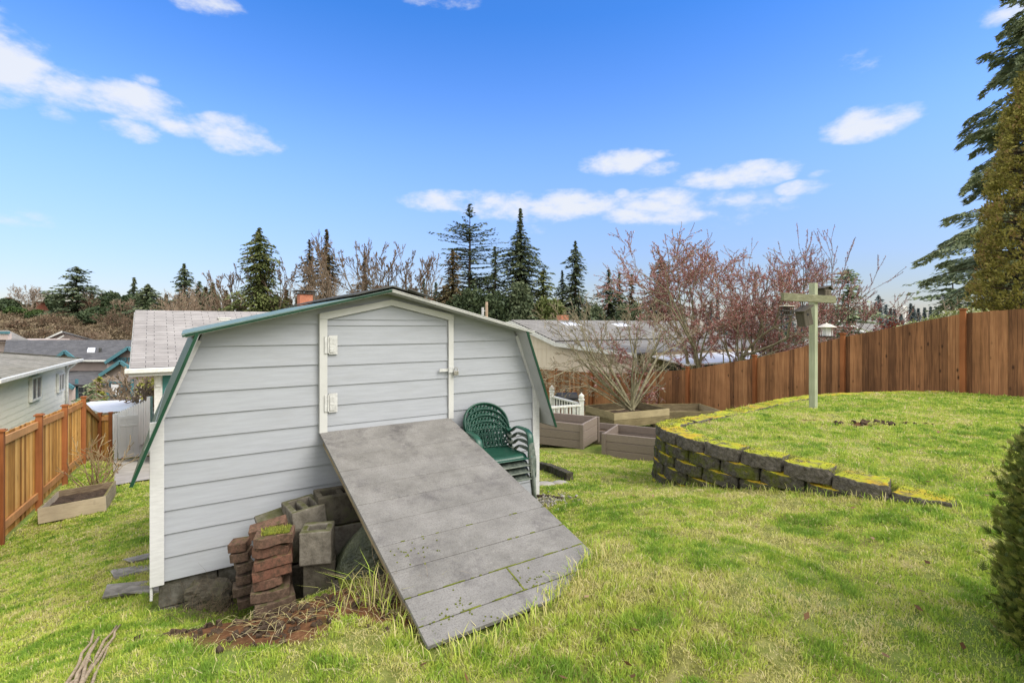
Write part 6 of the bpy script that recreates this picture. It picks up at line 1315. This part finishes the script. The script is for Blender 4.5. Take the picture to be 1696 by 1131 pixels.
# crumbs of soil and straw on the bare patch
g = np.random.default_rng(95); mb = MB()
for k in range(420):
    a_, b_, c_, d_ = DIRT[g.integers(0, len(DIRT))]; x = a_+g.normal(0, c_*.55); y = b_+g.normal(0, d_*.6); s_ = abs(g.normal(0, .012))+.006; mb.box((x, y, h1(x, y)+s_*.3), (s_*1.4, s_, s_), rotm(g.random()*3, g.random()*3, g.random()*3), jit=s_*.2)
for k in range(45):
    x = 4.9+g.normal(0, .35); y = 6.72+g.normal(0, .09); s_ = abs(g.normal(0, .02))+.01; mb.box((x, y, h1(x, y)+s_*.3), (s_*1.4, s_, s_), rotm(g.random()*3, g.random()*3, g.random()*3), jit=s_*.2)
o = mb.build('soil_crumbs', M['soil'], None); o['kind'] = 'stuff'
V = []; T_ = []
for k in range(300):
    a_, b_, c_, d_ = DIRT[g.integers(0, len(DIRT))] if k % 3 else (.1-1.4*g.random(), 2.75, .5, .3); x = a_+g.normal(0, c_*.7); y = b_+g.normal(0, d_*.8); z = h1(x, y)+.012+g.random()*.02; an = g.random()*6.283; L = .03+.06*g.random(); dx, dy = math.cos(an)*L, math.sin(an)*L; w = .0010
    V += [(x-dx-dy/L*w, y-dy+dx/L*w, z), (x-dx+dy/L*w, y-dy-dx/L*w, z), (x+dy/L*w, y-dx/L*w, z+.012), (x-dy/L*w, y+dx/L*w, z+.012), (x+dx, y+dy, z-.004)]; T_ += [g.random()*.2]*5
V = np.array(V); i = np.arange(len(V)//5)*5; o = np_mesh('straw', V, [np.stack([i, i+1, i+2, i+3], 1), np.stack([i+3, i+2, i+4], 1)], M['grass'], np.array(T_)); o['kind'] = 'stuff'

# ------------------------------------------------------------------ light, sky, camera
SUN_AZ, SUN_EL = R(118), R(46)             # azimuth clockwise from +Y
sd = Vector((math.sin(SUN_AZ)*math.cos(SUN_EL), math.cos(SUN_AZ)*math.cos(SUN_EL), math.sin(SUN_EL)))
sl = bpy.data.lights.new('sun', 'SUN'); sl.energy = 1.7; sl.angle = R(38); sl.color = (1, .95, .87)
so = bpy.data.objects.new('sun', sl); COL.objects.link(so); so.rotation_euler = sd.to_track_quat('Z', 'Y').to_euler()
wd = bpy.data.worlds.new('World'); sc.world = wd; wd.use_nodes = True; nt = wd.node_tree; bg = nt.nodes['Background']
def nn_(typ, **k):
    x = nt.nodes.new('ShaderNode'+typ)
    for a_, b_ in k.items(): setattr(x, a_, b_)
    return x
def mth(op, a_, b_=0, c_=None):
    x = nn_('Math', operation=op)
    for i, v in enumerate([a_, b_] + ([c_] if c_ is not None else [])):
        if isinstance(v, bpy.types.NodeSocket): nt.links.new(v, x.inputs[i])
        else: x.inputs[i].default_value = v
    return x.outputs[0]
sky = nn_('TexSky', sky_type='NISHITA'); sky.sun_disc = False; sky.sun_elevation = SUN_EL; sky.sun_rotation = SUN_AZ; sky.air_density = 1.0; sky.dust_density = .4; sky.ozone_density = 2.5; sky.altitude = 50
SKYS = .10
tc = nn_('TexCoord'); sp = nn_('SeparateXYZ'); nt.links.new(tc.outputs['Generated'], sp.inputs[0]); X_, Y_, Z_ = sp.outputs
el = mth('ARCTAN2', Z_, mth('SQRT', mth('ADD', mth('MULTIPLY', X_, X_), mth('MULTIPLY', Y_, Y_)))); az = mth('ARCTAN2', X_, Y_)
nz_ = nn_('TexNoise'); nz_.inputs['Scale'].default_value = 11; nz_.inputs['Detail'].default_value = 8; nz_.inputs['Roughness'].default_value = .62
mp = nn_('Mapping'); nt.links.new(tc.outputs['Generated'], mp.inputs[0]); mp.inputs['Scale'].default_value = (1, 1, 2.2); nt.links.new(mp.outputs[0], nz_.inputs['Vector'])
n2_ = nn_('TexNoise'); n2_.inputs['Scale'].default_value = 30; n2_.inputs['Detail'].default_value = 6; nt.links.new(mp.outputs[0], n2_.inputs['Vector'])
clouds = [  # photo px centre, half size, strength
 (30, 110, 60, 40, 1.2), (-40, 95, 90, 60, 1.3), (110, 145, 75, 26, 1.05), (200, 165, 75, 22, 1.1), (255, 185, 42, 13, .9), (90, 188, 30, 10, .75), (215, 215, 38, 14, .8), (300, 208, 45, 14, .8), (400, 225, 58, 22, 1.15), (475, 213, 18, 9, .5), (240, 132, 22, 7, .3), (115, 80, 9, 5, .35),
 (332, 2, 52, 16, 1.1), (715, -4, 55, 14, .8), (1680, 15, 48, 18, 1.1), (1440, 203, 62, 20, 1.15), (1425, 90, 34, 22, .36), (1022, 268, 46, 15, 1.2), (1090, 281, 26, 9, .9), (1092, 256, 20, 5, .5), (1215, 292, 72, 15, 1.15), (1300, 290, 18, 6, .6), (1335, 310, 36, 9, .85), (1357, 288, 17, 5, .7), (1308, 330, 16, 6, .35),
 (730, 333, 50, 12, .8), (810, 338, 44, 16, .85), (862, 342, 40, 18, .9), (935, 345, 68, 19, 1.2), (1040, 358, 45, 11, .95), (1105, 338, 62, 18, 1.15), (1120, 352, 50, 13, .9), (1195, 330, 38, 11, .8), (1030, 322, 10, 6, .5), (30, 370, 50, 16, .4), (880, 372, 20, 12, .35), (1250, 365, 60, 30, .22)]
total = None
for (px, py, hw, hh, st_) in clouds:
    u_ = (px-CX)/F; v_ = (HY-py)/F; a0 = math.atan(u_); e0 = math.atan(v_*math.cos(a0)); wa = hw/F*math.cos(a0)**2*1.32; we = hh/F*math.cos(a0)*math.cos(e0)**2*1.42
    dx = mth('MULTIPLY', mth('SUBTRACT', az, a0), 1/wa); dy = mth('MULTIPLY', mth('SUBTRACT', el, e0), 1/we)
    # flat lower edge: stretch the falloff upwards
    r2 = mth('ADD', mth('MULTIPLY', dx, dx), mth('MULTIPLY', dy, dy)); v = mth('MULTIPLY', mth('SUBTRACT', 1.0, mth('MULTIPLY', r2, .62)), st_); v = mth('MAXIMUM', v, 0)
    total = v if total is None else mth('MAXIMUM', total, v)
den = mth('ADD', mth('MULTIPLY', total, .90), mth('MULTIPLY', mth('SUBTRACT', nz_.outputs['Fac'], .5), 2.7)); den = mth('ADD', den, mth('MULTIPLY', mth('SUBTRACT', n2_.outputs['Fac'], .5), .55))
mr = nn_('MapRange', interpolation_type='SMOOTHSTEP'); nt.links.new(den, mr.inputs[0]); mr.inputs[1].default_value = .18; mr.inputs[2].default_value = 1.15
gate_ = mth('MINIMUM', mth('MULTIPLY', total, 5), 1)
front = mth('MULTIPLY', mr.outputs[0], gate_)
# broken cloud cover added out of view, overhead and behind, to whiten the light
n3_ = nn_('TexNoise'); n3_.inputs['Scale'].default_value = 3; n3_.inputs['Detail'].default_value = 6; nt.links.new(tc.outputs['Generated'], n3_.inputs['Vector'])
mr2 = nn_('MapRange', interpolation_type='SMOOTHSTEP'); nt.links.new(n3_.outputs['Fac'], mr2.inputs[0]); mr2.inputs[1].default_value = .30; mr2.inputs[2].default_value = .50
behind = nn_('MapRange', interpolation_type='SMOOTHSTEP'); nt.links.new(mth('ADD', mth('SUBTRACT', mth('MULTIPLY', mth('ABSOLUTE', X_), .75), Y_), mth('MULTIPLY', Z_, .5)), behind.inputs[0]); behind.inputs[1].default_value = 0.08; behind.inputs[2].default_value = .40
cov = mth('MAXIMUM', front, mth('MULTIPLY', mr2.outputs[0], behind.outputs[0]))
# blue of the clear air: the sky texture, a little more saturated
hsv = nn_('HueSaturation'); nt.links.new(sky.outputs[0], hsv.inputs['Color']); sat_ = nn_('MapRange'); nt.links.new(el, sat_.inputs[0]); sat_.inputs[1].default_value = 0; sat_.inputs[2].default_value = .55; sat_.inputs[3].default_value = 1.0; sat_.inputs[4].default_value = 1.30; nt.links.new(sat_.outputs[0], hsv.inputs['Saturation'])
val_ = nn_('MapRange', interpolation_type='SMOOTHSTEP'); nt.links.new(el, val_.inputs[0]); val_.inputs[1].default_value = -.02; val_.inputs[2].default_value = .38; val_.inputs[3].default_value = .50; val_.inputs[4].default_value = 1.22; nt.links.new(val_.outputs[0], hsv.inputs['Value']); tn_ = nn_('Mix', data_type='RGBA', blend_type='MULTIPLY'); tn_.inputs[0].default_value = 1; nt.links.new(sky.outputs[0], tn_.inputs[6]); tn_.inputs[7].default_value = (1.0, .955, 1.10, 1); nt.links.new(tn_.outputs[2], hsv.inputs['Color'])
mx = nn_('Mix', data_type='RGBA'); nt.links.new(mth('MULTIPLY', cov, .93), mx.inputs[0]); nt.links.new(hsv.outputs[0], mx.inputs[6]); cc_ = nn_('Mix', data_type='RGBA'); nt.links.new(behind.outputs[0], cc_.inputs[0]); cc_.inputs[6].default_value = (4.0, 4.15, 4.45, 1); cc_.inputs[7].default_value = (8.6, 8.3, 7.7, 1); nt.links.new(cc_.outputs[2], mx.inputs[7])
nt.links.new(mx.outputs[2], bg.inputs[0]); bg.inputs[1].default_value = SKYS
cam = bpy.data.cameras.new('camera'); co = bpy.data.objects.new('camera', cam); COL.objects.link(co); co.location = (0, 0, 0); co.rotation_euler = (R(90), 0, 0)
cam.sensor_width = 36; cam.lens = F/1696*36; cam.shift_y = -27.5/1696; cam.clip_start = .05; cam.clip_end = 3000; sc.camera = co
sc.view_settings.view_transform = 'Standard'; sc.view_settings.look = 'None'; sc.view_settings.gamma = 1; sc.view_settings.exposure = 1.1
sc.render.engine = 'CYCLES'; sc.cycles.use_denoising = True
try: sc.cycles.denoiser = 'OPENIMAGEDENOISE'; sc.cycles.denoising_input_passes = 'RGB_ALBEDO_NORMAL'; sc.cycles.denoising_prefilter = 'NONE'
except Exception: pass
sc.cycles.max_bounces = 6; sc.cycles.diffuse_bounces = 3; sc.cycles.transparent_max_bounces = 6; sc.cycles.caustics_reflective = False; sc.cycles.caustics_refractive = False
